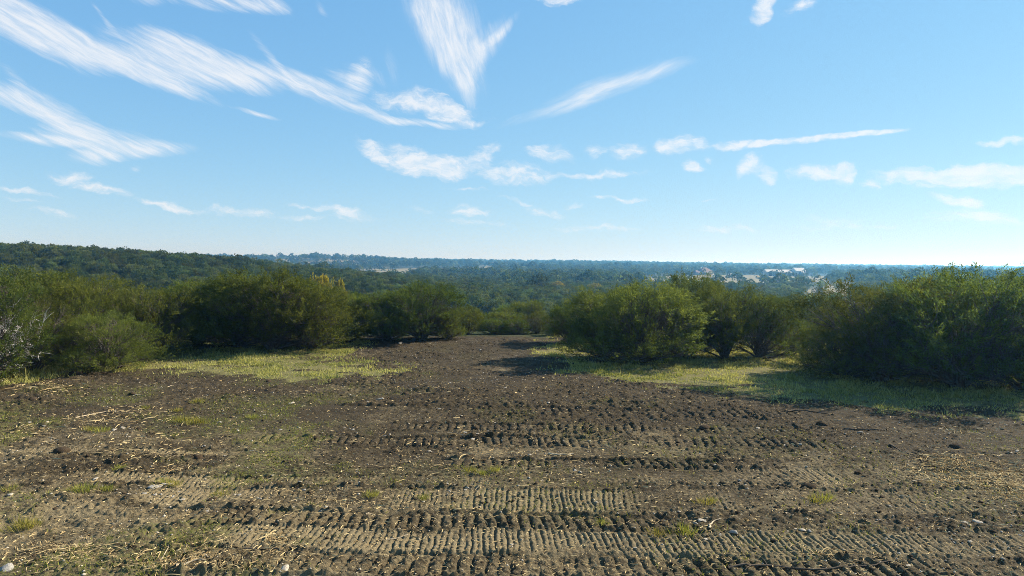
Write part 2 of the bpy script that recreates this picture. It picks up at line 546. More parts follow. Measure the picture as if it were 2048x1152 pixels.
def ground_material():
    m, t, out = new_mat('churned_soil_and_grass')
    pos = t.new('ShaderNodeTexCoord').outputs['Object']
    mk = t.new('ShaderNodeSeparateColor')
    t.l.new(attr(t, 'cover').outputs['Color'], mk.inputs[0])
    grass, dry, wood = mk.outputs
    sparse = attr(t, 'sparse').outputs['Fac']
    field = attr(t, 'field').outputs['Fac']
    n1 = t.noise(pos, 1.6, 6, .65)
    n2 = t.noise(pos, 9, 5, .7)
    n3 = t.noise(pos, 34, 4, .7)
    soil = t.mix(t.ramp(n1, .3, .72), (.030, .0225, .013), (.066, .050, .0275))
    d = t.math('ADD', t.math('MULTIPLY', dry, .9), t.math('MULTIPLY', t.math('SUBTRACT', n2, .5), 1.5))
    soil = t.mix(t.ramp(d, .22, .95, 0, .88), soil, (.215, .170, .095))
    # crumbs of pale stone and wood
    soil = t.mix(t.ramp(n3, .61, .70, 0, .8), soil, (.28, .235, .155))
    soil = t.mix(t.ramp(n3, .40, .28, 0, .7), soil, (.02, .015, .011))
    sp = t.math('MULTIPLY', sparse, t.ramp(n2, .42, .62))
    soil = t.mix(t.math('MULTIPLY', sp, .8), soil, (.105, .105, .035))
    gr = t.mix(t.ramp(n3, .36, .62), (.075, .072, .028), (.21, .19, .075))
    gr = t.mix(t.ramp(n2, .5, .66, 0, .75), gr, (.10, .078, .042))
    duff = t.mix(n2, (.035, .030, .018), (.09, .075, .04))
    far = t.mix(t.ramp(t.noise(pos, .03, 8, .7), .38, .62), (.022, .034, .014), (.055, .065, .026))
    far = t.mix(t.ramp(t.noise(pos, .011, 6, .65), .56, .66, 0, .7), far, (.16, .15, .075))
    meadow = t.mix(t.noise(pos, .06, 5, .6), (.13, .12, .055), (.25, .205, .11))
    c = t.mix(t.ramp(t.math('ADD', grass, t.math('MULTIPLY', t.math('SUBTRACT', n2, .5), 1.4)), .3, .75), soil, gr)
    c = t.mix(wood, c, far)
    c = t.mix(field, c, meadow)
    bump = t.new('ShaderNodeBump')
    bump.inputs['Strength'].default_value = .9
    bump.inputs['Distance'].default_value = .065
    t.l.new(t.math('ADD', n2, t.math('MULTIPLY', n3, .5)), bump.inputs['Height'])
    bsdf(t, out, c, .95, .1, bump.outputs[0])
    return m


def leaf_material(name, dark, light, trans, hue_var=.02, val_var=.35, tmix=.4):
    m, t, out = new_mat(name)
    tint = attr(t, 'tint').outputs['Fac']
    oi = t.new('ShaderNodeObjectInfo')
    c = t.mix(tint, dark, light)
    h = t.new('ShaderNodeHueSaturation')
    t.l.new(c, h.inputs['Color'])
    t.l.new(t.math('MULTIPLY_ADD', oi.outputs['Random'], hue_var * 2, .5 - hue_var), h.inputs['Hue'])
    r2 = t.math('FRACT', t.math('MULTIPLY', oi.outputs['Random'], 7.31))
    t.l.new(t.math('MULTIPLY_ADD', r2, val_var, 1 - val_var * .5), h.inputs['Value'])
    df = t.new('ShaderNodeBsdfDiffuse')
    t.l.new(h.outputs[0], df.inputs['Color'])
    tr = t.new('ShaderNodeBsdfTranslucent')
    t.l.new(t.mix(1.0, h.outputs[0], trans, 'MULTIPLY'), tr.inputs['Color'])
    ms = t.new('ShaderNodeMixShader')
    ms.inputs[0].default_value = tmix
    t.l.new(df.outputs[0], ms.inputs[1])
    t.l.new(tr.outputs[0], ms.inputs[2])
    t.l.new(ms.outputs[0], out.inputs['Surface'])
    return m


def plain_material(name, a, b, scale=8, rough=.85, spec=.25, bumpd=0.0):
    m, t, out = new_mat(name)
    pos = t.new('ShaderNodeTexCoord').outputs['Object']
    n = t.noise(pos, scale, 5, .65)
    c = t.mix(t.ramp(n, .3, .7), a, b)
    nm = None
    if bumpd:
        bp = t.new('ShaderNodeBump')
        bp.inputs['Distance'].default_value = bumpd
        t.l.new(n, bp.inputs['Height'])
        nm = bp.outputs[0]
    bsdf(t, out, c, rough, spec, nm)
    return m


M_GROUND = ground_material()
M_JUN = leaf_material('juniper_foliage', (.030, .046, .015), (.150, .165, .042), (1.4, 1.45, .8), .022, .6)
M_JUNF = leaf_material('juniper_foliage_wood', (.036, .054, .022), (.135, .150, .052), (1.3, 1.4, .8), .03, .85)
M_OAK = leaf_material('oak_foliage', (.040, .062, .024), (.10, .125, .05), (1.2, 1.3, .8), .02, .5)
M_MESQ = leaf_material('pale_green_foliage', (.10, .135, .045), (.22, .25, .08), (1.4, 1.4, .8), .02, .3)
M_YEL = leaf_material('autumn_yellow_foliage', (.13, .12, .025), (.36, .29, .05), (1.3, 1.3, .7), .015, .3)
M_BARK = plain_material('grey_brown_bark', (.05, .042, .034), (.15, .13, .11), 14, .95, .1, .02)
M_DEAD = plain_material('dead_grey_twigs', (.32, .31, .30), (.56, .55, .53), 6, .9, .1)
M_GRASS = leaf_material('grass_blades', (.15, .165, .045), (.46, .42, .16), (1.2, 1.2, .8), .01, .1, .35)
M_TUFT = leaf_material('green_tuft_blades', (.11, .12, .03), (.34, .31, .075), (1.2, 1.2, .6), .02, .3, .35)
M_ROCK = plain_material('pale_limestone', (.22, .19, .145), (.47, .41, .32), 9, .9, .15, .01)
M_ROCKG = plain_material('grey_limestone', (.17, .16, .14), (.34, .315, .27), 9, .9, .15, .01)
M_CLOD = plain_material('dark_soil_clod', (.028, .020, .013), (.080, .058, .036), 14, .97, .05, .02)
M_STICK = plain_material('bleached_stick', (.24, .18, .11), (.52, .43, .29), 12, .85, .2, .004)
M_DSTICK = plain_material('dark_stick', (.05, .038, .027), (.13, .10, .07), 12, .9, .1, .004)
M_SHRED = leaf_material('shredded_cedar_wood', (.20, .125, .06), (.52, .39, .21), (1, 1, 1), .01, .1, .1)

# ------------------------------------------------------------------ ground sheet (one sheet out to the horizon)
def build_ground():
    th_f = np.linspace(R_(-42), R_(42), 940)
    th_b = np.linspace(R_(42), R_(318), 40)[1:-1]
    th = np.concatenate([th_f, th_b])
    rr = [2.0, 5.0, 7.5, 9.0, 10.0, 10.6]
    r = 11.0
    while r < 56:
        rr.append(r)
        r += .0215 * (r / 12) ** 1.2
    while r < 5200:
        rr.append(r)
        r *= 1.033
    rr = np.array(rr)
    nt, nr = len(th), len(rr)
    Rg, Tg = np.meshgrid(rr, th, indexing='ij')
    x = (Rg * np.sin(Tg)).ravel(); y = (Rg * np.cos(Tg)).ravel(); rf = Rg.ravel()
    z = H(x, y)
    near = rf < 72
    g = grass_mask(x[near], y[near])
    mz, dr = micro(x[near], y[near], g)
    z[near] += mz * (1 - S(55, 70, rf[near]))
    cover = np.zeros((len(x), 4)); cover[:, 3] = 1
    cover[near, 0] = g
    cover[near, 1] = dr
    cover[~near, 0] = 1
    cover[:, 2] = np.maximum(S(48.5, 53, y + 1.5 * fbm(x, y, .4, 2, 26)), S(60, 80, rf) * S(0, 20, y))
    sp = np.zeros(len(x)); sp[near] = sparse_mask(x[near], y[near])
    fm = np.zeros(len(x)); fm[~near] = field_mask(x[~near], y[~near]) * S(150, 200, y[~near])
    verts = np.column_stack([x, y, z])
    verts = np.vstack([verts, [[0, 0, 0]]])
    cover = np.vstack([cover, [[0, .4, 0, 1]]]); sp = np.append(sp, 0); fm = np.append(fm, 0)
    i = np.arange(nr - 1)[:, None]; j = np.arange(nt)[None, :]
    j2 = (j + 1) % nt
    q = np.stack([i * nt + j, i * nt + j2, (i + 1) * nt + j2, (i + 1) * nt + j], -1).reshape(-1, 4)
    q = q[:, ::-1]
    me = mesh_from('ground', verts, q.ravel(), 4, M_GROUND, True, {'cover': cover, 'sparse': sp, 'field': fm})
    return obj('ground', me, kind='structure', label='churned dark soil clearing with grass strips and wooded country out to the horizon')


build_ground()

# ------------------------------------------------------------------ plant geometry
def unit(v):
    return v / (np.linalg.norm(v, axis=-1, keepdims=True) + 1e-9)


def blades(P, D, L, W, rng, tint):
    """diamond leaves from P along D"""
    n = len(P)
    rnd = unit(rng.normal(size=(n, 3)))
    side = unit(np.cross(D, rnd)) * (W / 2)[:, None]
    mid = P + D * (L * .45)[:, None]
    v = np.stack([P, mid + side, P + D * L[:, None], mid - side], 1).reshape(-1, 3)
    f = np.arange(n * 4)
    return v, f, np.repeat(tint, 4)


def tube(path, radii, sides=5):
    path = np.asarray(path, float); n = len(path)
    tan = unit(np.gradient(path, axis=0))
    ref = np.array([.31, .17, .93]) if abs(tan[0, 2]) < .8 else np.array([1., .1, 0])
    a = unit(np.cross(tan, ref)); b = np.cross(tan, a)
    an = np.linspace(0, 2 * np.pi, sides, endpoint=False)
    v = path[:, None, :] + np.asarray(radii)[:, None, None] * (np.cos(an)[None, :, None] * a[:, None, :] + np.sin(an)[None, :, None] * b[:, None, :])
    i = np.arange(n - 1)[:, None]; j = np.arange(sides)[None, :]
    q = np.stack([i * sides + j, i * sides + (j + 1) % sides, (i + 1) * sides + (j + 1) % sides, (i + 1) * sides + j], -1).reshape(-1, 4)
    return v.reshape(-1, 3), q


class Bag:
    def __init__(s):
        s.v = []; s.f = []; s.n = 0

    def add(s, v, q):
        s.v.append(v); s.f.append(q + s.n); s.n += len(v)

    def mesh(s, name, mat, smooth=True):
        return mesh_from(name, np.vstack(s.v), np.vstack(s.f).ravel(), 4, mat, smooth)


def bez(a, b, c, n):
    t = np.linspace(0, 1, n)[:, None]
    return (1 - t) ** 2 * a + 2 * t * (1 - t) * b + t * t * c


def juniper(seed, Ht=5.0, R=2.5, nl=13, plumes=30, nb=36, bl=(.08, .18), bw=(.017, .034), pl=(.35, .8), low=.2, lean=0.0, dead=140, top=4, wood=True, mat=None, tintpow=1.5, up=.75, skirt=0):
    rng = np.random.default_rng(seed)
    bag = Bag()
    V = []; T = []
    ga = rng.uniform(0, 6.28)
    for k in range(nl + skirt):
        if k >= nl:
            hz = rng.uniform(.06, .2); rho = R * rng.uniform(.5, .88)
        elif k < top:
            hz = rng.uniform(.68, .82); rho = R * rng.uniform(.05, .42)
        else:
            hz = low + (.72 - low) * ((k - top + rng.uniform(0, 1)) / (nl - top))
            prof = .66 + .34 * math.sin(math.pi * min(1, hz / .62) * .75)
            rho = R * prof * (rng.uniform(.34, .86) if nb > 20 else rng.uniform(.50, .78))
        th = ga + k * 2.39996 + rng.uniform(-.35, .35)
        c = np.array([math.cos(th) * rho + lean * hz * Ht, math.sin(th) * rho, hz * Ht])
        a = R * (rng.uniform(.16, .32) if nb > 20 else rng.uniform(.22, .38)); b = a * rng.uniform(.8, 1.2)
        if c[2] - b < .12:
            c[2] = .12 + b * .9
        if c[2] + b * 1.15 > Ht:
            c[2] = Ht - b * 1.15
        outw = unit(np.array([c[0], c[1], 0.0]))
        n = int(plumes * (a / (R * (.25 if nb > 20 else .31))) ** 2)
        d = unit(rng.normal(size=(n, 3)) + outw * .55 + np.array([0, 0, .75 if nb > 20 else .45]))
        rad = rng.uniform(.55, 1.0, n) ** .45
        p = c + d * np.array([a, a, b]) * rad[:, None]
        ax = unit(d * .55 + outw * .25 + np.array([0, 0, up]) + rng.normal(size=(n, 3)) * .18)
        L = rng.uniform(*pl, n)
        if nb > 20:
            far_ = rng.random(n) < .12
            L[far_] *= 1.28; ax[far_] = unit(ax[far_] + np.array([0, 0, .35]))
        s = rng.uniform(0, 1, (n, nb)) ** .8
        jit = rng.normal(size=(n, nb, 3)) * (.10 if nb > 20 else .085) * (pl[1] / .9) * (1.15 - .85 * s)[..., None]
        bp = p[:, None, :] + ax[:, None, :] * (s * L[:, None])[..., None] + jit
        bd = unit(ax[:, None, :] + rng.normal(size=(n, nb, 3)) * (.42 if nb > 20 else .55))
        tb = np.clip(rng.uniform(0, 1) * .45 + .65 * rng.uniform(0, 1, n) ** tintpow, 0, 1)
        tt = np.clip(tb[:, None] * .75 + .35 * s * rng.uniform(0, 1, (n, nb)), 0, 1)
        N = n * nb
        bp = bp.reshape(-1, 3)
        bp[:, 2] = np.maximum(bp[:, 2], .04)
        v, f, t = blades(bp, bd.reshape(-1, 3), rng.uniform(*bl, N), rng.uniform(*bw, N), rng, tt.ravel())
        V.append(v); T.append(t)
        if wood:
            base = np.array([rng.normal() * .07, rng.normal() * .07, -.05])
            mid = np.array([c[0] * .28 + rng.normal() * .15, c[1] * .28 + rng.normal() * .15, c[2] * rng.uniform(.35, .6)])
            path = bez(base, mid, c, 7)
            path[1:-1] += rng.normal(size=(5, 3)) * .05
            r0 = rng.uniform(.04, .085)
            bag.add(*tube(path, np.linspace(r0, .022, 7), 6))
            for q in rng.choice(n, min(n, 16), replace=False):
                st = path[rng.integers(3, 7)]
                e = p[q] + ax[q] * L[q] * .4
                m2 = (st + e) / 2 + rng.normal(size=3) * .08 + np.array([0, 0, -.06])
                bag.add(*tube(bez(st, m2, e, 4), [.02, .014, .009, .004], 3))
    if wood:
        for q in range(dead):
            th = rng.uniform(0, 6.28); r0 = rng.uniform(.1, .55) * R
            hz = rng.uniform(.1, .55) * Ht
            st = np.array([math.cos(th) * r0 * .6 + lean * hz, math.sin(th) * r0 * .6, hz * .75])
            e = st + np.array([math.cos(th) * rng.uniform(.2, .8), math.sin(th) * rng.uniform(.2, .8), rng.uniform(-.1, .45)]) + rng.normal(size=3) * .15
            e[2] = max(e[2], .05)
            bag.add(*tube(bez(st, (st + e) / 2 + rng.normal(size=3) * .07, e, 4), [.014, .01, .007, .003], 3))
    v = np.vstack(V)
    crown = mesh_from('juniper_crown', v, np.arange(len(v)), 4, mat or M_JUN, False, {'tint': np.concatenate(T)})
    return crown, (bag.mesh('juniper_trunk', M_BARK) if wood else None)


JUN = [
    juniper(1, nl=34, R=2.5, low=.08, top=7, skirt=6), juniper(2, nl=33, R=2.5, low=.10, top=6, skirt=8), juniper(3, nl=30, R=2.5, low=.2, dead=320, top=7, skirt=1),
    juniper(4, nl=34, R=2.5, low=.04, top=6, skirt=8), juniper(5, nl=27, R=2.5, low=.2, skirt=3, lean=.16, dead=240, top=5), juniper(6, nl=30, R=2.5, low=.06, dead=320, plumes=24, tintpow=1.1, top=5)]
JUN.append(juniper(8, nl=20, R=2.5, low=.12, dead=420, plumes=16, tintpow=1.2))
MID = [juniper(20 + k, nl=11, plumes=30, nb=8, bl=(.28, .48), bw=(.09, .16), pl=(.4, .7), low=.15, dead=20, mat=M_JUNF, up=.75) for k in range(5)]


def oak(seed, mat, Ht=6.0, R=3.2, nl=12, plumes=26, nb=9, size=(.25, .42)):
    return juniper(seed, Ht, R, nl, plumes, nb, size, (size[0] * .6, size[1] * .6), (.2, .4), .38, 0, 0, 4, True, mat, 1.0, .15)


OAKM = [oak(40, M_OAK), oak(41, M_OAK, nl=14)]
MESQ = [oak(44, M_MESQ, 4.5, 2.6, 9, 20), oak(45, M_MESQ, 4.0, 2.6, 10, 18)]
YELM = [oak(48, M_YEL, 5.0, 2.6, 11, 34, 10, (.16, .3))]
FARJ = [juniper(60 + k, nl=7, plumes=9, nb=5, bl=(.6, .95), bw=(.32, .5), pl=(.3, .5), low=.2, top=2, wood=False, mat=M_JUNF)[0] for k in range(3)]
FARO = [juniper(70, 4.5, 2.8, 7, 8, 5, (.6, .9), (.4, .6), (.2, .4), .3, 0, 0, 3, False, M_MESQ, 1.0, .1)[0], juniper(66, 6.0, 3.2, 8, 9, 5, (.7, 1.0), (.5, .7), (.2, .4), .3, 0, 0, 3, False, M_OAK, 1.0, .1)[0]]


def tree(name, kind, x, y, w, h, rot, label, group=None, cat='tree', z=None):
    """kind: (crown, trunk) built about 5 m high and 5 m wide (oaks 6 by 6.4)"""
    crown, trunk = kind
    zz = (float(near_z(x, y)[0]) if math.hypot(x, y) < 70 else float(H(x, y))) if z is None else z
    e = obj(name, None, None, (x, y, zz - .03), label=label, category=cat)
    if group:
        e['group'] = group
    e.rotation_euler = (0, 0, rot)
    e.scale = (w, w, h)
    e.empty_display_size = .3
    obj('trunk', trunk, e)
    obj('crown', crown, e)
    return e


rng = np.random.default_rng(7)
occ = {}          # azimuth bin -> highest canopy elevation so far, to know which trees the wood hides


def azbins(x, y, w):
    a = math.degrees(math.atan2(x, y)); hw = math.degrees(math.atan2(w * .75, math.hypot(x, y)))
    return range(int(math.floor((a - hw) * 4)), int(math.floor((a + hw) * 4)) + 1)


placed = []


def front(px, py, wpx, top, v, rot, label, name='juniper_tree', kinds=JUN, ysc=1.0, cat='tree'):
    """tree whose foot stands at a photo pixel on the clearing, crown wpx wide, top at row top"""
    x, y = G(px, py)
    w = wpx * 1.24 / FPX * y / 5.0
    h = ((py - top) / FPX) * y / 5.0
    e = tree(name, kinds[v], x, y, w, h, R_(rot), label, cat=cat)
    e.scale[1] = w * ysc
    placed.append((x, y, w * 2.5))
    d = math.hypot(x, y)
    for b in azbins(x, y, w * 4):
        occ[b] = max(occ.get(b, -99), math.degrees(math.atan2(h * 4.3 + .0 - CAM_H, d)))
    return e


FRONT = [
    # left side of the clearing
    (-60, 765, 230, 540, 0, 20, 'juniper with yellow-green sunlit foliage next to the grey dead-branched juniper'),
    (66, 744, 150, 585, 6, 200, 'juniper full of bare grey dead branches at the edge of the tall grass'),
    (30, 715, 260, 535, 3, 70, 'tall juniper rising behind the grey dead-branched juniper'),
    (165, 712, 220, 552, 1, 130, 'broad dark juniper behind the small bushy one by the black soil clod'),
    (212, 737, 165, 622, 3, 300, 'small bushy juniper with foliage down to the ground beside the black soil clod'),
    (298, 708, 170, 566, 4, 10, 'leaning juniper with pale bare limbs showing low over a shaded grass strip'),
    (395, 692, 150, 572, 2, 90, 'juniper filling the gap beside the leaning one with pale limbs'),
    (480, 697, 190, 552, 0, 45, 'large rounded juniper with foliage sweeping low over the shaded grass strip'),
    (545, 700, 230, 546, 2, 160, 'large rounded juniper with several dark stems splaying from one foot'),
    (615, 697, 190, 566, 1, 250, 'juniper with low skirts ending the large rounded clump beside the soil track'),
    (665, 690, 90, 610, 3, 30, 'low juniper skirt beside the grass where the bare soil narrows'),
    (706, 684, 80, 592, 1, 75, 'slim lighter green juniper between the rounded clump and the crest clump'),
    (775, 683, 125, 584, 0, 210, 'shorter juniper of the pair at the crest behind the end of the soil track'),
    (845, 683, 150, 572, 2, 320, 'tallest juniper of the pair at the crest behind the end of the soil track'),
    (893, 682, 60, 620, 3, 15, 'narrow low juniper closing the pair of junipers at the crest'),
    (1140, 690, 95, 612, 2, 110, 'grey-green open juniper just beyond the crest beside the dense dark clump'),
    # right side
    (1205, 716, 160, 582, 2, 40, 'dense dark juniper whose shadow reaches furthest onto the bare soil'),
    (1285, 724, 215, 560, 0, 85, 'tall dense juniper dark to the ground in the clump with the tallest shadow on soil'),
    (1365, 712, 120, 590, 3, 260, 'juniper pressed between the dense dark one and the two thin-stemmed ones'),
    (1385, 690, 130, 548, 1, 190, 'high-topped juniper standing behind the dense dark clump'),
    (1448, 716, 145, 572, 2, 330, 'open juniper with thin dark stems forking low above sunny grass'),
    (1518, 716, 150, 585, 4, 0, 'juniper with a long limb slanting up to one side over sunny grass'),
    (1580, 708, 75, 632, 5, 140, 'low feathery juniper skirt beside the one with the slanting limb'),
    (1690, 752, 170, 640, 3, 60, 'low juniper forming the near skirt of the big shady clump'),
    (1765, 764, 270, 568, 2, 170, 'wide juniper with many thin grey stems in the big shady clump'),
    (1850, 735, 230, 552, 0, 100, 'juniper standing at the back of the big shady clump, its top spiky'),
    (1918, 774, 310, 545, 2, 280, 'largest juniper of the shady clump, thick dark trunk, low limbs spreading over grass'),
    (2065, 782, 250, 560, 0, 15, 'juniper at the far end of the shady clump cut by its low dead limbs'),
    (2010, 745, 220, 553, 1, 220, 'juniper behind the one with the thick dark trunk in the shady clump'),
]
for f_ in FRONT:
    front(*f_)

# dead grey branches caught in the juniper by the tall grass
def dead_branches():
    r = np.random.default_rng(91)
    bag = Bag()
    for k in range(110):
        st = np.array([r.normal() * .5, -1.2 + r.normal() * .3, r.uniform(.7, 2.6)])
        th = r.uniform(-2.6, -.5)
        e = st + np.array([math.cos(th) * r.uniform(.9, 2.3), math.sin(th) * r.uniform(1.2, 2.4), r.uniform(.1, 2.0)])
        m_ = (st + e) / 2 + np.array([0, 0, -.25]) + r.normal(size=3) * .12
        path = bez(st, m_, e, 6)
        bag.add(*tube(path, np.linspace(.036, .014, 6), 4))
        for q in range(9):
            s0 = path[r.integers(2, 6)]
            e2 = s0 + unit(e - st) * r.uniform(.2, .6) + r.normal(size=3) * .2
            bag.add(*tube(bez(s0, (s0 + e2) / 2 + r.normal(size=3) * .05, e2, 3), [.016, .012, .006], 3))
    return bag.mesh('dead_branches', M_DEAD)


_dead_host = [o for o in bpy.data.objects if o.get('label', '').startswith('juniper full of bare grey')][0]
_db = obj('dead_branches', dead_branches(), _dead_host, label='bare silver-grey dead branches')
_db.rotation_euler = (0, 0, -_dead_host.rotation_euler[2])

# small junipers and grey bushes peeping over the crest
BUSH = [
    (937, 52.5, 70, 618, 2, 'grey-green bush of bare twigs peeping over the crest behind the soil track'),
    (990, 53.5, 70, 640, 3, 'small bright green juniper bush at the crest behind the soil track'),
    (1035, 53.0, 60, 645, 1, 'small round juniper bush at the crest beside the pale grey-twigged one'),
    (1075, 54.5, 80, 625, 5, 'pale grey-twigged bush at the crest behind the soil track'),
    (1112, 52.0, 50, 640, 0, 'low juniper bush at the crest beside the pale grey-twigged one'),
    (925, 60.0, 90, 612, 1, 'juniper just below the crest behind the grey-green bush of bare twigs'),
    (1010, 61.0, 90, 622, 0, 'juniper just below the crest behind the small bright green bush'),
]
for px, Y, wpx, top, v, lab in BUSH:
    x = AT(px, Y)
    zb = float(near_z(x, Y)[0])
    ztop = CAM_H + ray(px, top).z / ray(px, top).y * Y
    w = wpx / FPX * Y / 5.0
    h = max(.25, (ztop - zb) / 5.0)
    tree('juniper_bush', JUN[v], x, Y, max(w, h * .7), h, rng.uniform(0, 6), lab, cat='bush')
    placed.append((x, Y, w * 2.5))

# special trees that stand out beyond the clearing
def special(name, kinds, px, Y, wpx, top, label, cat='tree', hh=6.0, ww=6.4, group=None):
    x = AT(px, Y); zb = float(H(x, Y))
    ztop = CAM_H + ray(px, top).z / ray(px, top).y * Y
    w = wpx / FPX * Y / ww
    h = max((ztop - zb) / hh, w * .45)
    e = tree(name, kinds[int(rng.integers(len(kinds)))], x, Y, w, h, rng.uniform(0, 6), label, group, cat)
    placed.append((x, Y, w * ww / 2))
    return e


special('autumn_tree', YELM, 640, 88, 60, 549, 'yellow autumn-leaved tree showing its crown behind the large rounded junipers', hh=5, ww=5.2)
special('autumn_tree', YELM, 676, 96, 42, 558, 'deep golden autumn-leaved tree beside the larger yellow one', hh=5, ww=5.2)
special('oak_tree', OAKM, 1076, 300, 48, 549, 'big round-crowned oak rising above the wooded valley')
special('oak_tree', OAKM, 948, 330, 40, 553, 'dark oak clump rising from the wooded valley short of the big oak')
special('oak_tree', OAKM, 680, 330, 28, 547, 'tall oak standing over the yellow autumn trees')
special('autumn_tree', YELM, 1115, 310, 30, 562, 'yellowing tree in the valley next to the big round-crowned oak', hh=5, ww=5.2)
special('autumn_tree', YELM, 1190, 300, 36, 566, 'yellow-tipped tree in the valley behind the dense dark juniper clump', hh=5, ww=5.2)
special('mesquite_tree', MESQ, 1155, 270, 34, 578, 'pale green feathery tree among the dark valley junipers', hh=4.5, ww=5.2)
for px, Y, wpx, top, lab in (
        (1607, 262, 46, 595, 'pale green mesquite at the lower edge of the dry meadow beside a yellow one'),
        (1625, 205, 40, 588, 'small airy pale mesquite standing alone low in the dry meadow'),
        (1643, 345, 26, 562, 'pale mesquite standing over a round dark juniper in the dry meadow'),
        (1678, 352, 22, 563, 'single pale mesquite at the upper edge of the dry meadow'),
        (1570, 330, 34, 570, 'pale green mesquite above the dark thicket by the dry meadow'),
        (1550, 390, 36, 566, 'pale mesquite on the grassy slope below the long metal-roofed barn'),
        (1500, 420, 40, 563, 'greyish mesquite on the grassy slope below the red-roofed house'),
        (1590, 300, 34, 577, 'light green mesquite at the corner of the dark thicket')):
    special('mesquite_tree', MESQ, px, Y, wpx, top, lab, hh=4.5, ww=5.2)
special('autumn_tree', YELM, 1597, 250, 30, 595, 'yellow-leaved tree beside the pale mesquite at the foot of the dry meadow', hh=5, ww=5.2)
special('juniper_tree', MID, 1636, 322, 22, 574, 'round dark juniper standing by itself in the dry meadow', hh=5, ww=5)
for px, Y, wpx, top in ((1535, 300, 34, 575), (1556, 292, 36, 578), (1578, 285, 40, 583), (1545, 280, 34, 588), (1568, 300, 34, 578)):
    special('juniper_tree', MID, px, Y, wpx, top, 'dark juniper in the thicket beside the dry meadow', hh=5, ww=5, group='thicket beside the dry meadow')

# oaks round the ranch
for k, (px, Y, wpx, top, lab) in enumerate((
        (1346, 800, 18, 541, 'oak a little way off from the red-roofed house'),
        (1365, 820, 28, 538, 'broad oak standing between the lone oak and the red-roofed house'),
        (1432, 790, 17, 541, 'dark round oak at the corner of the red-roofed house'),
        (1444, 850, 18, 538, 'oak behind the dark round one by the red-roofed house'),
        (1465, 860, 22, 537, 'tall oak beside the parked van'),
        (1489, 845, 26, 539, 'spreading oak between the parked van and the utility pole'),
        (1522, 800, 20, 537, 'oak next to the utility pole at the end of the barn'),
        (1547, 740, 24, 541, 'oak standing in front of the gap between the barn roofs'),
        (1562, 735, 18, 545, 'low oak in front of the long barn wall'),
        (1577, 730, 20, 544, 'low spreading oak in front of the higher barn gable'),
        (1581, 930, 12, 534, 'oak showing its top over the barn roof'),
        (1622, 790, 26, 537, 'big oak at the far end of the barn'),
        (1604, 690, 20, 546, 'dark bushy oak downhill from the barn gable'),
        (1480, 640, 20, 552, 'oak on the open slope below the parked van'),
        (1530, 560, 30, 556, 'dark oak clump on the slope below the barn'),
        (1550, 540, 30, 557, 'second dark oak clump on the slope below the barn'),
        (1412, 560, 26, 556, 'dark bushy oak on the slope below the red-roofed house'),
        (1600, 560, 26, 558, 'bushy oak beside the upper end of the dry meadow'))):
    special('oak_tree', OAKM, px, Y, wpx, top, lab)

# ------------------------------------------------------------------ the wood: nearest junipers one by one, the rest as a mass
def scatter(r0, r1, step, half_deg, seed, jitter=.42):
    r = np.random.default_rng(seed)
    w = r1 * math.tan(R_(half_deg))
    xs = np.arange(-w, w, step); ys = np.arange(r0 * .9, r1, step)
    X, Y = np.meshgrid(xs, ys)
    X = X + r.uniform(-jitter, jitter, X.shape) * step
    Y = Y + r.uniform(-jitter, jitter, Y.shape) * step
    X = X.ravel(); Y = Y.ravel()
    a = np.degrees(np.arctan2(X, Y)); d = np.hypot(X, Y)
    k = (np.abs(a) < half_deg) & (d >= r0) & (d < r1) & (Y > r0 * .5)
    return X[k], Y[k]


X, Y = scatter(50, 420, 3.7, 40, 11)
keep = np.ones(len(X), bool)
keep &= ~((Y < 64) & (np.abs(X) < 12)) & (Y > 51)
keep &= field_mask(X, Y) < .45
P_ = np.array(placed)
for (px_, py_, rr_) in placed:
    keep &= np.hypot(X - px_, Y - py_) > max(1.6, rr_ * .75)
X, Y = X[keep], Y[keep]
order = np.argsort(np.hypot(X, Y))
X, Y = X[order], Y[order]
Z = H(X, Y)
seen = []
for k in range(len(X)):
    d = math.hypot(X[k], Y[k]); hgt = rng.uniform(2.4, 5.2)
    if Y[k] < 100:
        hgt = rng.uniform(2.0, 3.3) if X[k] > -14 else rng.uniform(2.6, 4.2)
    if X[k] > .5 * Y[k] and Y[k] > 250:
        hgt = rng.uniform(4.0, 6.5)
    wd = hgt * rng.uniform(.8, 1.25)
    elv = math.degrees(math.atan2(Z[k] + hgt - CAM_H, d))
    bins = azbins(X[k], Y[k], wd * .5)
    hidden = all(occ.get(b, -99) > elv + .12 for b in bins)
    for b in bins:
        occ[b] = max(occ.get(b, -99), math.degrees(math.atan2(Z[k] + hgt * .82 - CAM_H, d)))
    if not hidden and abs(math.degrees(math.atan2(X[k], Y[k]))) < 37.5:
        seen.append((k, hgt, wd))
    elif abs(math.degrees(math.atan2(X[k], Y[k]))) >= 37.5 or d < 75:
        seen.append((-k - 1, hgt, wd))
single = [s_ for s_ in seen if s_[0] >= 0][:262]
singles = set(s_[0] for s_ in single)
for k, hgt, wd in single:
    x, y = float(X[k]), float(Y[k])
    if x < -28 and y > 120:
        lab, gp = 'juniper on the wooded slope of the hill beyond the clearing', 'junipers on the wooded hill'
    elif y < 95:
        lab, gp = 'juniper crowded just below the crest at the edge of the wood', 'junipers just below the crest'
    else:
        lab, gp = 'dark juniper in the wood covering the valley floor', 'junipers of the valley wood'
    tree('juniper_tree', (JUN if y < 82 else MID)[k % 5], x, y, wd / 5, hgt / 5, rng.uniform(0, 6.28), lab, gp)
rest = [(X[k if k >= 0 else -k - 1], Y[k if k >= 0 else -k - 1], h_, w_) for k, h_, w_ in seen if k not in singles]


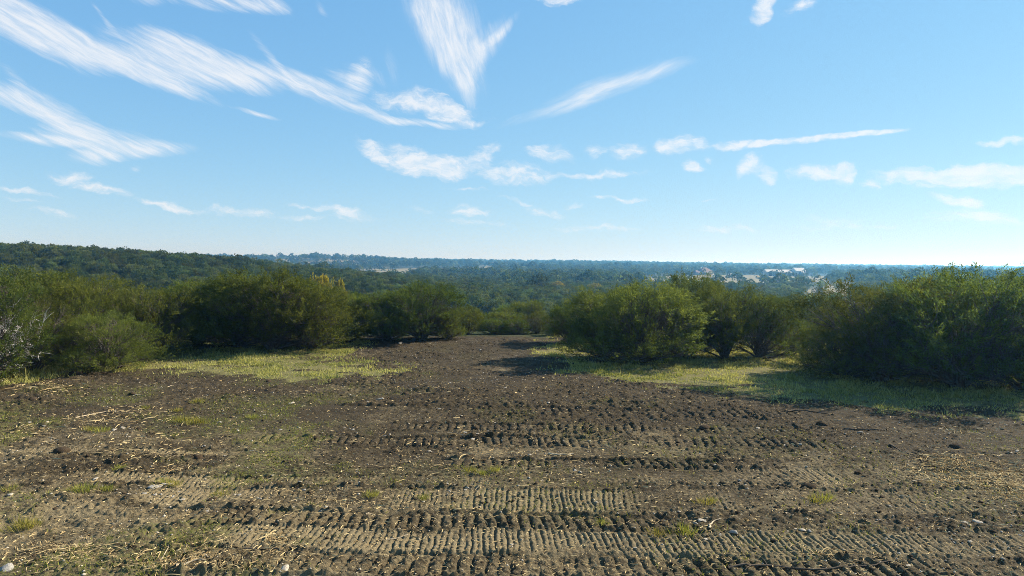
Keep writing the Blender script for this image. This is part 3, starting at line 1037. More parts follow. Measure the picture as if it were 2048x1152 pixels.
def instance_points(name, pts, source, label, kind='stuff'):
    """pts: x, y, z, width scale, height scale, rotation"""
    pts = np.asarray(pts, float)
    me = bpy.data.meshes.new(name)
    me.vertices.add(len(pts))
    me.vertices.foreach_set('co', np.ascontiguousarray(pts[:, :3], np.float32).ravel())
    a = me.attributes.new('scl', 'FLOAT_VECTOR', 'POINT')
    a.data.foreach_set('vector', np.ascontiguousarray(pts[:, [3, 3, 4]], np.float32).ravel())
    a = me.attributes.new('rot', 'FLOAT_VECTOR', 'POINT')
    rv = np.zeros((len(pts), 3)); rv[:, 2] = pts[:, 5]
    a.data.foreach_set('vector', np.ascontiguousarray(rv, np.float32).ravel())
    me.update()
    o = obj(name, me, kind=kind, label=label, category='woodland')
    src = bpy.data.objects.new('woodland_tree', source)
    ng = bpy.data.node_groups.new('spread_' + name, 'GeometryNodeTree')
    ng.interface.new_socket('Geometry', in_out='INPUT', socket_type='NodeSocketGeometry')
    ng.interface.new_socket('Geometry', in_out='OUTPUT', socket_type='NodeSocketGeometry')
    gi = ng.nodes.new('NodeGroupInput'); go = ng.nodes.new('NodeGroupOutput')
    ip = ng.nodes.new('GeometryNodeInstanceOnPoints')
    oi = ng.nodes.new('GeometryNodeObjectInfo')
    oi.inputs['Object'].default_value = src
    oi.inputs['As Instance'].default_value = True
    s1 = ng.nodes.new('GeometryNodeInputNamedAttribute'); s1.data_type = 'FLOAT_VECTOR'; s1.inputs['Name'].default_value = 'scl'
    s2 = ng.nodes.new('GeometryNodeInputNamedAttribute'); s2.data_type = 'FLOAT_VECTOR'; s2.inputs['Name'].default_value = 'rot'
    L = ng.links.new
    L(gi.outputs[0], ip.inputs['Points'])
    L(oi.outputs['Geometry'], ip.inputs['Instance'])
    L(s1.outputs[0], ip.inputs['Scale'])
    L(s2.outputs[0], ip.inputs['Rotation'])
    L(ip.outputs[0], go.inputs[0])
    md = o.modifiers.new('spread', 'NODES')
    md.node_group = ng
    return o


rows = [[] for _ in range(3)]
for k, (x, y, h_, w_) in enumerate(rest):
    rows[(k * 7 % 11) % 2 if k % 9 else 2].append((x, y, float(H(x, y)) - .05, w_ / 5, h_ / 5, rng.uniform(0, 6.28)))
for k in range(3):
    instance_points('valley_woodland', rows[k], (MID[0], MID[2], OAKM[0])[k][0], 'dense mass of dark junipers and oaks covering valley floor and hillside')

# middle distance to the far ridges, thinning into open country
rows = [[] for _ in range(5)]
for (r0, r1, st, dens) in ((420, 1000, 7.6, .92), (1000, 2000, 14, .8), (2000, 4200, 26, .85)):
    X2, Y2 = scatter(r0, r1, st, 39, int(r0))
    fmk = field_mask(X2, Y2)
    rp = np.random.default_rng(int(r1)).uniform(0, 1, len(X2))
    k = rp < dens * (1 - .96 * np.clip(fmk * 1.3, 0, 1))
    near_ranch = (X2 > .19 * Y2) & (X2 < .47 * Y2) & (Y2 > 425) & (Y2 < 960)
    k &= ~(near_ranch & (rp > .07))
    for (px_, py_, rr_) in placed:
        if py_ > 380:
            k &= np.hypot(X2 - px_, Y2 - py_) > rr_ + 1.5
    X2, Y2 = X2[k], Y2[k]; Z2 = H(X2, Y2)
    for q in range(len(X2)):
        big = 1.25 if r0 < 1000 else (1.8 if r0 < 2000 else 2.6)
        s_ = rng.uniform(.65, 1.4) * big
        if Y2[q] < 640 and -.27 < X2[q] / Y2[q] < -.01:
            s_ *= .6
        u_ = rng.random()
        kind = 3 if u_ < .07 else 4 if u_ < .36 else int(rng.integers(3))
        hs = s_ * rng.uniform(.8, 1.05) / (1 if big < 2 else 1.6)
        rows[kind].append((X2[q], Y2[q], Z2[q] - .2, s_, hs, rng.uniform(0, 6.28)))
for k in range(5):
    instance_points('far_woodland', rows[k], (FARJ + FARO)[k], 'far-off wood of junipers and oaks spreading to the blue ridges')

# ------------------------------------------------------------------ ranch and far marks
def box(b, x0, x1, y0, y1, z0, z1):
    v = np.array([(x, y, z) for x in (x0, x1) for y in (y0, y1) for z in (z0, z1)], float)
    q = np.array([(0, 1, 3, 2), (4, 6, 7, 5), (0, 4, 5, 1), (2, 3, 7, 6), (0, 2, 6, 4), (1, 5, 7, 3)])
    b.add(v, q)


def boxmesh(name, mat, *dims):
    b = Bag()
    for d in dims:
        box(b, *d)
    return b.mesh(name, mat, False)


M_WALL = plain_material('sandstone_wall', (.34, .27, .20), (.46, .38, .29), 2)
M_ROOFR = plain_material('red_brown_roof', (.11, .058, .04), (.17, .09, .06), 3, .7, .3)
M_METAL = plain_material('pale_metal_roof', (.42, .37, .30), (.54, .49, .41), 1, .6, .3)
M_BARN = plain_material('pale_barn_wall', (.42, .37, .31), (.55, .5, .42), 1)
M_GLASS = plain_material('dark_window_glass', (.03, .04, .05), (.06, .07, .08), 1, .1, .5)
M_WHITE = plain_material('white_paint', (.7, .7, .68), (.82, .82, .8), 1, .4, .4)
M_TYRE = plain_material('black_rubber', (.02, .02, .02), (.04, .04, .04), 4)
M_POST = plain_material('weathered_pole', (.10, .08, .06), (.2, .16, .12), 3)
M_STEEL = plain_material('mast_steel', (.35, .33, .33), (.5, .48, .48), 3, .5)


def roof_mesh(name, mat, L, W, z0, rise, hip, over=.6):
    a, b_ = L / 2 + over, W / 2 + over
    v = [(-a, -b_, z0), (a, -b_, z0), (a, b_, z0), (-a, b_, z0), (-a + hip, 0, z0 + rise), (a - hip, 0, z0 + rise),
         (-a, -b_, z0 - .25), (a, -b_, z0 - .25), (a, b_, z0 - .25), (-a, b_, z0 - .25)]
    f = [(0, 1, 5, 4), (2, 3, 4, 5), (1, 2, 5), (3, 0, 4), (6, 7, 1, 0), (7, 8, 2, 1), (8, 9, 3, 2), (9, 6, 0, 3), (9, 8, 7, 6)]
    me = bpy.data.meshes.new(name)
    me.from_pydata(v, [], f)
    me.materials.append(mat)
    return me


hx, hy = AT(1409, 830), 830
hz = float(H(hx, hy))
house = obj('ranch_house', None, None, (hx, hy, hz), label='low stone house with a red-brown hipped roof among oaks', category='house')
house.rotation_euler = (0, 0, R_(20))
obj('wall', boxmesh('house_wall', M_WALL, (-9, 9, -6, 6, -1, 3.2)), house)
obj('roof', roof_mesh('house_roof', M_ROOFR, 18, 12, 3.45, 5.4, 7.2), house)
wing = obj('wing', boxmesh('house_wing', M_WALL, (-15, -9.01, -5, 4, -1, 2.8)), house)
wr = obj('roof', roof_mesh('wing_roof', M_ROOFR, 6.5, 9, 3.05, 2.4, 2.5), wing, (-12.3, -.5, 0))
obj('chimney', boxmesh('house_chimney', M_WALL, (-4.5, -3.3, 1.2, 2.4, 3, 9.2)), house)
for wx_ in (-6.5, -3, 3.4, 6.6):
    wn = obj('window', boxmesh('house_window', M_GLASS, (wx_ - .8, wx_ + .8, -6.06, -5.9, 1.0, 2.4)), house)
    obj('sill', boxmesh('house_sill', M_WHITE, (wx_ - .95, wx_ + .95, -6.16, -5.9, .85, .99)), wn)
obj('door', boxmesh('house_door', M_DSTICK, (-.6, .6, -6.07, -5.9, .1, 2.3)), house)

bx_, by_ = AT(1568, 780), 780
barn = obj('barn', None, None, (bx_, by_, float(H(bx_, by_)) + .3), label='long pale barn with a cream metal roof and a higher gable at one end', category='barn')
obj('wall', boxmesh('barn_wall', M_BARN, (-22, 10, -6, 6, -2, 4.2)), barn)
obj('roof', roof_mesh('barn_roof', M_METAL, 32, 12, 4.5, 2.6, .01), barn, (-6, 0, 0))
gb = obj('gable_end', boxmesh('barn_gable', M_BARN, (10.01, 21, -8, 8, -2, 5.4)), barn)
obj('roof', roof_mesh('gable_roof', M_METAL, 10.5, 16, 5.7, 3.6, .01), gb, (15.8, 0, 0))
for dx_ in (-18, -11, -4, 4):
    obj('door', boxmesh('barn_door', M_GLASS, (dx_ - 1.7, dx_ + 1.7, -6.07, -5.9, -.4, 3.2)), barn)
obj('door', boxmesh('barn_big_door', M_GLASS, (13, 18, -8.07, -7.9, -.4, 4.2)), gb)

vx_, vy_ = AT(1460, 800), 800
van = obj('parked_van', None, None, (vx_, vy_, float(H(vx_, vy_))), label='pale van parked under the oaks between house and barn', category='van')
van.rotation_euler = (0, 0, R_(25))
obj('body', boxmesh('van_body', M_WHITE, (-2.6, 2.0, -.95, .95, .4, 2.2), (2.0, 2.7, -.92, .92, .4, 1.3)), van)
for wx_, y_ in ((-1.6, -.97), (1.7, -.97), (-1.6, .97), (1.7, .97)):
    t_ = Bag(); t_.add(*tube([(wx_, y_ - .1, .36), (wx_, y_, .36), (wx_, y_ + .1, .36)], [.36] * 3, 12))
    obj('wheel', t_.mesh('van_wheel', M_TYRE), van)
obj('window', boxmesh('van_window', M_GLASS, (.4, 1.9, -.99, .99, 1.35, 2.0)), van)
obj('windscreen', boxmesh('van_screen', M_GLASS, (1.95, 2.04, -.85, .85, 1.4, 2.05)), van)


def pole(px, Y, h, r, name, label, cat, mat, arm=False, group=None):
    x = AT(px, Y)
    e = obj(name, None, None, (x, Y, float(H(x, Y)) - .5), label=label, category=cat)
    if group:
        e['group'] = group
    b = Bag(); b.add(*tube([(0, 0, 0), (0, 0, h * .5), (0, 0, h)], [r, r * .9, r * .75], 8))
    obj('shaft', b.mesh(name, mat), e)
    if arm:
        obj('crossarm', boxmesh('crossarm', mat, (-1.1, 1.1, -.08, .08, h - .8, h - .6)), e)
    else:
        g_ = Bag()
        for a in (0, 2.1, 4.2):
            for f_ in (.6, .95):
                g_.add(*tube([(0, 0, h * f_), (math.cos(a) * h * .22, math.sin(a) * h * .22, h * f_ * .5), (math.cos(a) * h * .44, math.sin(a) * h * .44, 0)], [r * .06] * 3, 3))
        obj('guy_wires', g_.mesh('guy_wires', mat), e)
    return e


pole(1519, 800, 13.5, .22, 'utility_pole', 'wooden utility pole with a crossarm near the end of the barn', 'pole', M_POST, True)
pole(400, 1000, 22, .16, 'radio_mast', 'shorter thin radio mast standing up over the end of the wooded hill', 'mast', M_STEEL)
pole(553, 1000, 27, .17, 'radio_mast', 'tallest thin radio mast standing up against the sky beyond the wood', 'mast', M_STEEL)
pole(616, 1000, 17, .2, 'radio_mast', 'stubby mast standing up beyond the wood near the far hill with pale clearings', 'mast', M_STEEL)
sx_, sy_ = AT(1211, 2950), 2950
shed = obj('ridge_shed', None, None, (sx_, sy_, float(H(sx_, sy_)) + 6), label='tiny white shed roof on the far blue ridge', category='shed')
obj('wall', boxmesh('shed_wall', M_WHITE, (-9, 9, -4, 4, -8, 3)), shed)
obj('roof', roof_mesh('shed_roof', M_METAL, 18, 8, 3.3, 2, .01), shed)

# ------------------------------------------------------------------ grass, stones, clods, wood litter on the clearing
def grass_field():
    r = np.random.default_rng(101)
    n = 620000
    # even cover over the clearing in view
    y = np.sqrt(r.uniform(24 ** 2, 56 ** 2, n)); x = r.uniform(-.86, .86, n) * y
    g = grass_mask(x, y)
    clump = np.clip(.5 + 1.5 * fbm(x, y, 1.1, 4, 111), .04, 1)
    k = r.uniform(0, 1, n) < g * clump * S(52, 48, y) * .9
    x, y = x[k], y[k]
    tall = 1 + 1.6 * (1 - S(.5, 3.5, np.hypot(x - G(40, 752)[0], (y - G(40, 752)[1]) * .8) - 1.0))
    z = near_z(x, y) - .01
    n = len(x)
    hgt = r.uniform(.05, .15, n) * tall * (1 + 1.0 * S(.2, .5, fbm(x, y, 1.1, 4, 111))) * np.where(r.random(n) < .04, 2.2, 1.0)
    D = unit(np.column_stack([r.normal(size=n) * .55, r.normal(size=n) * .55, np.ones(n)]))
    tint = np.clip(.5 + .5 * fbm(x, y, .35, 3, 112) + r.normal(size=n) * .22, 0, 1)
    W = np.full(n, .02) * (y / 30)
    side = unit(np.cross(D, unit(r.normal(size=(n, 3))))) * W[:, None]
    P = np.column_stack([x, y, z])
    v = np.stack([P - side, P + side, P + D * hgt[:, None]], 1).reshape(-1, 3)
    me = mesh_from('grass', v, np.arange(3 * n), 3, M_GRASS, False, {'tint': np.repeat(tint, 3)})
    obj('grass', me, kind='stuff', label='short yellow-green grass on the strips beside the bare soil', category='grass')
    # thin green shoots left on the scraped soil
    n = 200000
    y = np.sqrt(r.uniform(11.2 ** 2, 34 ** 2, n)); x = r.uniform(-.82, .82, n) * y
    k = r.uniform(0, 1, n) < sparse_mask(x, y) * (1 - grass_mask(x, y)) * np.clip(.55 + 2.2 * fbm(x, y, 1.6, 2, 113), 0, 1)
    x, y = x[k], y[k]; n = len(x)
    z = near_z(x, y) - .005
    D = unit(np.column_stack([r.normal(size=n) * .7, r.normal(size=n) * .7, np.ones(n)]))
    W = r.uniform(.006, .011, n)
    side = unit(np.cross(D, unit(r.normal(size=(n, 3))))) * W[:, None]
    P = np.column_stack([x, y, z]); hgt = r.uniform(.04, .13, n)
    v = np.stack([P - side, P + side, P + D * hgt[:, None]], 1).reshape(-1, 3)
    me = mesh_from('green_shoots', v, np.arange(3 * n), 3, M_TUFT, False, {'tint': np.repeat(r.uniform(0, .8, n), 3)})
    obj('green_shoots', me, kind='stuff', label='thin green shoots scattered over the scraped soil', category='grass')


grass_field()


def tuft_mesh(seed, n=110, h=.32, spread=.12):
    r = np.random.default_rng(seed)
    P = np.column_stack([r.normal(size=n) * spread, r.normal(size=n) * spread, np.full(n, -.02)])
    D = unit(np.column_stack([P[:, 0] * 3 + r.normal(size=n) * .25, P[:, 1] * 3 + r.normal(size=n) * .25, np.ones(n)]))
    v, f, t = blades(P, D, r.uniform(.5, 1, n) * h, np.full(n, .012), r, r.uniform(.1, 1, n))
    return mesh_from('tuft_blades', v, f, 4, M_TUFT, False, {'tint': t})


TUFTS = [tuft_mesh(s_, 90 + 20 * (s_ % 3), .3) for s_ in range(3)]


def tuft(px, py, size, label, group=None, v=0):
    x, y = G(px, py)
    o = obj('grass_tuft', TUFTS[v % 3], None, (x, y, float(near_z(x, y)[0])), label=label, category='grass tuft')
    o.scale = (size, size, size)
    o.rotation_euler = (0, 0, px)
    if group:
        o['group'] = group


tuft(1315, 1070, .72, 'smaller of two yellow-green grass tufts standing in the bare soil', None, 0)
tuft(1370, 1066, .95, 'larger of two yellow-green grass tufts standing in the bare soil', None, 1)
for k, (px, py, sz) in enumerate(((1410, 1008, .7), (1425, 1006, .6), (395, 805, .9), (385, 850, 1.1), (400, 848, .9), (365, 845, 1.0), (205, 865, .9), (180, 862, .8), (355, 822, .7), (330, 968, .8), (350, 972, .7), (170, 990, .9), (150, 985, .7),
        (45, 1060, 1.0), (60, 1056, .8), (440, 988, .7), (290, 820, .7), (505, 838, .7), (940, 945, .7), (965, 950, .7), (990, 945, .6), (1650, 998, .9), (1630, 1004, .7), (745, 995, .7), (1205, 1050, .5), (848, 995, .6), (215, 985, .6), (20, 985, .7), (240, 940, .6))):
    tuft(px, py, sz, 'low green grass tuft surviving on the scraped soil', 'grass tufts on the scraped soil', k)


def ico(sub):
    import bmesh
    b = bmesh.new(); bmesh.ops.create_icosphere(b, subdivisions=sub, radius=1)
    v = np.array([q.co[:] for q in b.verts]); f = np.array([[q.index for q in p.verts] for p in b.faces])
    b.free()
    return v, f


ICO1, ICO2 = ico(1), ico(2)


def lump(seed, mat, flat=.5, rough=.35, src=ICO2, ang=True):
    r = np.random.default_rng(seed)
    v, f = src
    v = v.copy()
    # angular: cut by random planes
    if ang:
        for k in range(9):
            nrm = unit(r.normal(size=3)); d = r.uniform(.28, .72)
            over = np.clip(v @ nrm - d, 0, None)
            v -= over[:, None] * nrm
    else:
        v *= (1 + rough * (r.uniform(-1, 1, (len(v), 1))))
    v *= np.array([r.uniform(.8, 1.3), r.uniform(.7, 1.1), flat * r.uniform(.8, 1.2)])
    return mesh_from('stone' if ang else 'clod', v, f.ravel(), 3, mat, not ang)


ROCKS = [lump(200 + k, M_ROCK if k % 3 else M_ROCKG, (.3, .55, .42, .6)[k % 4]) for k in range(8)]
CLODS = [lump(230 + k, M_CLOD, .6, .22, ICO2, False) for k in range(4)]


def rest_on(name, me, px, py, size, label, cat, group=None, sink=.35, tilt=.12):
    x, y = G(px, py)
    o = obj(name, me, None, (x, y, float(near_z(x, y)[0]) + size * (.35 - sink) * .6), label=label, category=cat)
    o.scale = (size, size, size)
    o.rotation_euler = (rng.normal() * tilt, rng.normal() * tilt, rng.uniform(0, 6.28))
    if group:
        o['group'] = group
    return o


def psz(py, px_w):
    return px_w / FPX * G(1024, py)[1] / 2


ROCK_ONE = [
    (305, 976, 46, 0, 'long flat grey limestone slab with a row of broken stones in front'),
    (333, 971, 22, 4, 'pale squarish stone touching the end of the long grey slab'),
    (247, 857, 17, 1, 'larger of two white stones side by side in the green-tinged soil'),
    (229, 861, 15, 2, 'smaller of two white stones side by side in the green-tinged soil'),
    (415, 1027, 13, 3, 'single rounded grey stone on smooth dark soil between track marks'),
    (142, 910, 14, 5, 'pale stone propped against the dark clod with a shadow'),
    (1405, 1042, 26, 1, 'largest pale stone beside the larger yellow-green grass tuft'),
    (1392, 1048, 16, 6, 'grey stone leaning against the largest pale stone by the tuft'),
    (1468, 1066, 26, 3, 'bluish grey stone in the row of stones past the curved pale stick'),
    (1930, 1043, 30, 0, 'flat grey slab on dry soil below the orange wood shreds'),
    (1960, 1045, 30, 4, 'flat pale slab lying next to the grey slab below the wood shreds'),
    (1817, 1132, 16, 1, 'pale stone near the end of the long dark branch'),
    (583, 806, 15, 2, 'white stone in the band of small pale stones'),
    (570, 1148, 30, 5, 'pale crumbling stone at the edge of the churned track'),
    (962, 703, 16, 6, 'grey boulder on the soil track near the crest'),
    (1060, 908, 15, 2, 'rounded grey stone between the rows of track lumps'),
    (800, 690, 18, 4, 'white flat stone at the crest where the soil track ends'),
    (10, 1146, 44, 3, 'big grey half-buried rock at the rim of the field'),
]
for px, py, w, v, lab in ROCK_ONE:
    rest_on('stone', ROCKS[v], px, py, psz(py, w), lab, 'stone')
ROCK_SET = [(290, 988), (310, 990), (322, 988), (300, 994), (335, 993), (347, 990), (270, 990), (240, 988), (357, 982), (365, 998), (470, 987), (478, 988), (112, 1000), (100, 995), (75, 850), (95, 850), (88, 856), (60, 845),
            (690, 855), (705, 860), (715, 856), (600, 855), (770, 868), (780, 866), (930, 865), (955, 868), (945, 874), (975, 862), (990, 848), (1095, 812), (640, 803), (735, 806), (1400, 908), (1440, 932), (1432, 934), (1480, 963), (1497, 965), (1510, 968), (1500, 1068), (1520, 1066), (1485, 1070),
            (1590, 1058), (1605, 1062), (1618, 1065), (1575, 1060), (1690, 868), (1720, 866), (1735, 868), (1655, 856), (1515, 857), (1570, 893), (1600, 895), (1660, 905), (1910, 1085), (1925, 1087), (1940, 1086), (1990, 1012), (2010, 1015), (1975, 1010), (1880, 963), (2020, 905), (2035, 903), (1150, 938), (1160, 942),
            (620, 968), (660, 970), (640, 978), (610, 980), (600, 972), (720, 962), (800, 970), (935, 975), (930, 978), (860, 900), (545, 950), (520, 1000), (655, 1022), (640, 1025), (1085, 1052), (1300, 975), (1120, 982), (1360, 1060), (1410, 1078), (1440, 1070), (1290, 1095), (1270, 1098), (870, 1100), (960, 1010),
            (30, 960), (20, 995), (190, 960), (410, 893), (450, 912), (300, 935), (560, 860), (505, 880), (1780, 1010), (1760, 1035), (1700, 985), (1830, 1015), (1550, 1020), (1560, 985), (440, 845), (475, 862), (530, 830), (1250, 850), (1180, 880), (1330, 858), (880, 820), (760, 800), (700, 790), (1010, 780), (900, 770)]
for k, (px, py) in enumerate(ROCK_SET):
    rest_on('stone', ROCKS[k % 8], px, py, psz(py, 8 + 9 * rng.random() ** 2), 'pale limestone fragment about fist-sized lying loose on the bare soil', 'stone', 'loose limestone fragments')
for px, py, w, v, lab in ((152, 749, 26, 0, 'black soil clod beside the small bushy juniper'), (1615, 975, 34, 1, 'largest dark soil clod casting a shadow between track marks'), (1408, 858, 22, 2, 'dark soil clod on the smooth brown soil near the grass strip'),
                          (1912, 893, 30, 3, 'flat dark clod with a stick behind it above the orange wood shreds'), (120, 908, 32, 1, 'dark clod with a pale stone against it'), (1005, 752, 14, 2, 'reddish brown clod in the middle of the soil track'), (66, 800, 18, 3, 'dark clod close to the pile of wood shreds by the tall grass'), (395, 915, 24, 0, 'dark clod at the end of the fine track print')):
    rest_on('soil_clod', CLODS[v], px, py, psz(py, w), lab, 'clod', None, .5)
for k in range(40):
    py = 745 + 400 * rng.random(); px = rng.uniform(20, 2030)
    x, y = G(px, py)
    if grass_mask(np.array([x]), np.array([y]))[0] < .3:
        rest_on('soil_clod', CLODS[k % 4], px, py, psz(py, 9 + 8 * rng.random()), 'dark crumbly soil clod lying loose on the bare field', 'clod', 'loose soil clods', .5)


def litter(name, label, cat, src, n, size, mat, seed, prob):
    r = np.random.default_rng(seed)
    y = np.sqrt(r.uniform(11.2 ** 2, 48 ** 2, n * 4)); x = r.uniform(-.8, .8, n * 4) * y
    k = r.uniform(0, 1, n * 4) < prob(x, y) * (1 - grass_mask(x, y))
    x, y = x[k][:n], y[k][:n]; n = len(x)
    z = near_z(x, y)
    v0, f0 = src
    s_ = r.uniform(*size, n) * (r.uniform(0, 1, n) ** 2 + .5)
    a = r.uniform(0, 6.28, n)
    ca, sa = np.cos(a), np.sin(a)
    vv = v0[None] * (1 + .3 * r.uniform(-1, 1, (n, len(v0), 1))) * np.stack([s_ * r.uniform(.8, 1.6, n), s_, s_ * r.uniform(.4, .8, n)], -1)[:, None, :]
    vx = vv[..., 0] * ca[:, None] - vv[..., 1] * sa[:, None] + x[:, None]
    vy = vv[..., 0] * sa[:, None] + vv[..., 1] * ca[:, None] + y[:, None]
    vz = vv[..., 2] + (z + s_ * .15)[:, None]
    v = np.stack([vx, vy, vz], -1).reshape(-1, 3)
    f = (f0[None] + (np.arange(n) * len(v0))[:, None, None]).reshape(-1)
    obj(name, mesh_from(name, v, f, 3, mat), kind='stuff', label=label, category=cat)


OCT = (np.array([(1, 0, 0), (-1, 0, 0), (0, 1, 0), (0, -1, 0), (0, 0, 1), (0, 0, -1)], float), np.array([(0, 2, 4), (2, 1, 4), (1, 3, 4), (3, 0, 4), (2, 0, 5), (1, 2, 5), (3, 1, 5), (0, 3, 5)]))
litter('pebbles', 'small pale stone crumbs strewn over the bare soil', 'pebbles', OCT, 6000, (.010, .030), M_ROCK, 301, lambda x, y: np.clip(.35 + 1.2 * fbm(x, y, .3, 3, 121), .06, 1))
litter('soil_crumbs', 'loose crumbs of dark soil strewn over the field', 'soil', OCT, 8000, (.012, .045), M_CLOD, 302, lambda x, y: np.clip(.4 + .9 * fbm(x, y, .5, 3, 122), .1, 1))

# shredded cedar
SHRED_SPOTS = [(1960, 950, 130, 32, 1900), (2030, 985, 60, 22, 700), (1890, 925, 90, 24, 700), (1000, 905, 300, 60, 500), (300, 900, 250, 80, 700), (700, 1010, 300, 60, 500), (70, 775, 110, 14, 260), (110, 780, 60, 10, 160), (200, 840, 90, 14, 220), (60, 862, 60, 10, 120), (545, 1080, 34, 14, 150), (330, 1135, 130, 22, 260), (420, 1120, 80, 26, 260), (120, 1110, 100, 26, 200),
               (1650, 1110, 50, 14, 80), (1920, 860, 50, 8, 60), (330, 945, 60, 14, 110), (900, 780, 140, 12, 80), (560, 1110, 60, 25, 140), (1090, 775, 60, 8, 40), (275, 825, 60, 10, 90)]


def shreds():
    r = np.random.default_rng(401)
    V = []; F = []; T = []; nv = 0
    pts = []
    for px, py, ax, ay, n in SHRED_SPOTS:
        for k in range(n):
            pts.append((px + r.normal() * ax * .5, py + r.normal() * ay * .5, 1.0))
    for k in range(20000):
        pts.append((r.uniform(-20, 2068), 755 + 400 * r.random(), .42))
    x, y = np.array([G(min(max(p[0], -200), 2300), min(p[1], 1190)) for p in pts]).T
    s = np.array([p[2] for p in pts])
    k = grass_mask(x, y) < .45
    x, y, s = x[k], y[k], s[k]
    n = len(x); z = near_z(x, y)
    a = r.uniform(0, 6.28, n); L = r.uniform(.05, .30, n) * s * (.7 + y / 45); bend = r.normal(size=n) * .45
    w = r.uniform(.002, .006, n) * (.7 + y / 22)
    segs = 4
    P = np.zeros((n, segs + 1, 3)); P[:, 0] = np.column_stack([x, y, z + .01])
    dz = r.normal(size=n) * .25 + .1
    for q in range(segs):
        aa = a + bend * q / segs
        P[:, q + 1, 0] = P[:, q, 0] + np.cos(aa) * L / segs
        P[:, q + 1, 1] = P[:, q, 1] + np.sin(aa) * L / segs
        P[:, q + 1, 2] = P[:, q, 2] + dz * L / segs * (1 - q / 2)
    side = np.stack([-np.sin(a), np.cos(a), r.normal(size=n) * .6], -1)[:, None, :] * w[:, None, None]
    v = np.stack([P - side, P + side], 2).reshape(n, -1, 3)
    q = np.array([(2 * i, 2 * i + 1, 2 * i + 3, 2 * i + 2) for i in range(segs)])
    f = (q[None] + (np.arange(n) * 2 * (segs + 1))[:, None, None]).reshape(-1)
    me = mesh_from('shredded_wood', v.reshape(-1, 3), f, 4, M_SHRED, False, {'tint': np.repeat(r.uniform(0, 1, n), 2 * (segs + 1))})
    obj('shredded_wood', me, kind='stuff', label='tan shreds of cedar wood strewn in patches over the soil', category='wood shreds')


shreds()


def stick(p, label, mat, r0=.03, group=None, cat='stick', twig=0):
    """p: photo pixels along the stick as it lies on the soil"""
    pts = np.array([G(*q) for q in p])
    t = np.linspace(0, len(pts) - 1, 4 * len(pts)); i = np.minimum(t.astype(int), len(pts) - 2); f = (t - i)[:, None]
    xy = pts[i] * (1 - f) + pts[i + 1] * f
    xy += np.random.default_rng(int(p[0][0])).normal(size=xy.shape) * r0 * .5
    z = near_z(xy[:, 0], xy[:, 1])
    zs = np.convolve(np.pad(z, 2, mode='edge'), np.ones(5) / 5, 'valid')
    zz = np.maximum(zs, z - .01) + r0 * .7
    o3 = np.array([xy[0, 0], xy[0, 1], zz[0]])
    path = np.column_stack([xy, zz]) - o3
    b = Bag(); b.add(*tube(path, np.linspace(r0, r0 * .45, len(path)), 6))
    me = b.mesh('stick', mat)
    if twig:
        e = obj('fallen_branch', None, None, o3, label=label, category='branch')
        obj('stem', me, e)
        rr = np.random.default_rng(5)
        for k in range(twig):
            s0 = path[3 + 2 * k]
            e2 = s0 + np.array([rr.normal() * .3, rr.normal() * .3, .1])
            b2 = Bag(); b2.add(*tube(bez(s0, (s0 + e2) / 2 + [0, 0, .04], e2, 4), [r0 * .4, r0 * .3, r0 * .2, r0 * .1], 5))
            obj('twig', b2.mesh('twig', mat), e)
    else:
        o = obj('stick', me, None, o3, label=label, category=cat)
        if group:
            o['group'] = group


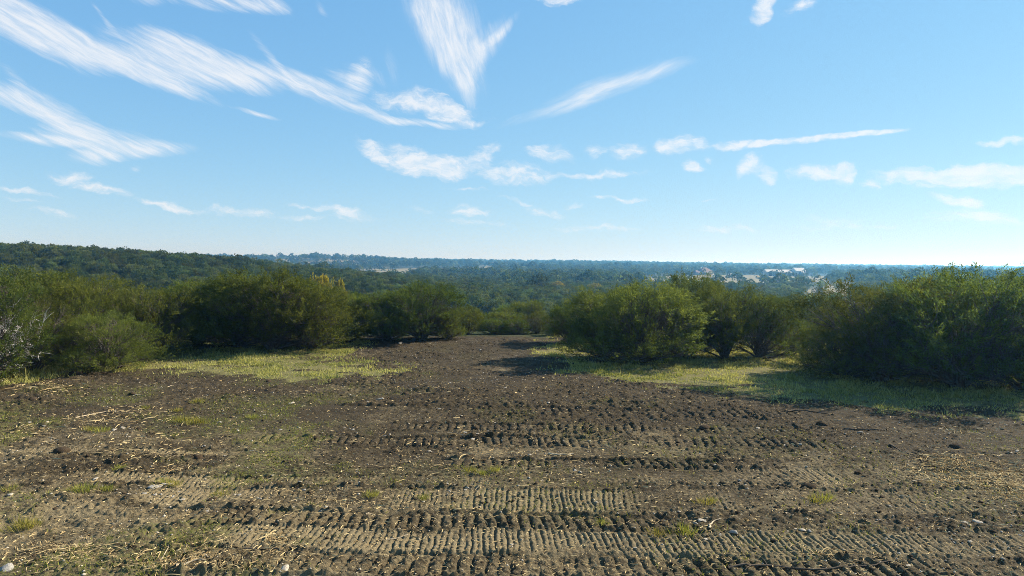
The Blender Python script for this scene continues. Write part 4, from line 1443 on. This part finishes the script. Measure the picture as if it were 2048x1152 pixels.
stick([(1455, 1134), (1530, 1131), (1640, 1140), (1720, 1136), (1795, 1126)], 'long dark fallen branch lying along the rim of the track marks', M_DSTICK, .026, twig=3)
stick([(1575, 826), (1610, 824), (1655, 830)], 'dark thin branch lying close to the grass strip', M_DSTICK, .035)
stick([(1095, 906), (1120, 908), (1148, 906)], 'bleached split stick in the middle of the rows of track lumps', M_STICK, .035)
stick([(1418, 1056), (1423, 1046), (1440, 1042)], 'curved pale stick by the stones past the grass tufts', M_STICK, .022)
stick([(350, 1150), (375, 1136), (412, 1129)], 'thick pale peeled stick in the wood shreds at the rim of the field', M_STICK, .026)
stick([(768, 1083), (800, 1078), (820, 1071)], 'pale stick lying across the edge of the pad-shaped track', M_STICK, .016)
stick([(490, 1103), (560, 1106), (575, 1113), (600, 1110)], 'dark forked stick near the tan root fragment', M_DSTICK, .024)
stick([(1900, 893), (1925, 893)], 'short pale stick propped at the flat dark clod', M_STICK, .02)
stick([(320, 1134), (338, 1110)], 'straight pale stick standing out of the shreds beside the thick peeled stick', M_STICK, .014)
stick([(1780, 889), (1800, 902), (1820, 912)], 'reddish brown stick leading to the orange wood shreds', M_DSTICK, .028)
stick([(1825, 962), (1860, 958)], 'thin bleached stick in front of the orange wood shreds', M_STICK, .015)
stick([(150, 838), (185, 829), (220, 822)], 'long tan split stick in the shreds among green-tinged soil', M_STICK, .022)
stick([(268, 790), (290, 791)], 'short bleached stick alone on the dark soil', M_STICK, .028)
stick([(1130, 1150), (1090, 1128), (1070, 1120)], 'thin dark twig across the pressed track', M_DSTICK, .012)
stick([(1690, 858), (1720, 860), (1770, 862)], 'grey branch half buried above the scatter of pale stones', M_DSTICK, .035)
for k in range(48):
    px, py = rng.uniform(20, 2030), 765 + 380 * rng.random()
    a = rng.uniform(-.6, .6); L = rng.uniform(10, 26)
    x, y = G(px, py)
    if grass_mask(np.array([x]), np.array([y]))[0] < .2:
        stick([(px, py), (px + L * .5 * math.cos(a), py + L * .25 * math.sin(a) - 1), (px + L * math.cos(a), py + L * .5 * math.sin(a))], 'small broken tan stick lying loose on the bare soil', M_STICK, rng.uniform(.008, .016), 'small broken sticks')

# ------------------------------------------------------------------ air
def haze():
    m, t, out = new_mat('pale_blue_air')
    v = t.new('ShaderNodeVolumePrincipled')
    v.inputs['Color'].default_value = (.16, .52, 1.0, 1)
    v.inputs['Absorption Color'].default_value = (1, 1, 1, 1)
    v.inputs['Density'].default_value = HAZE_DENSITY
    v.inputs['Anisotropy'].default_value = 0.6
    t.l.new(v.outputs[0], out.inputs['Volume'])
    b = Bag(); box(b, -5300, 5300, -5300, 5300, -25, 27)
    o = obj('haze', b.mesh('haze', m, False), kind='stuff', label='thin blue air thickening towards the far ridges', category='haze')


HAZE_DENSITY = 3.6e-4
haze()
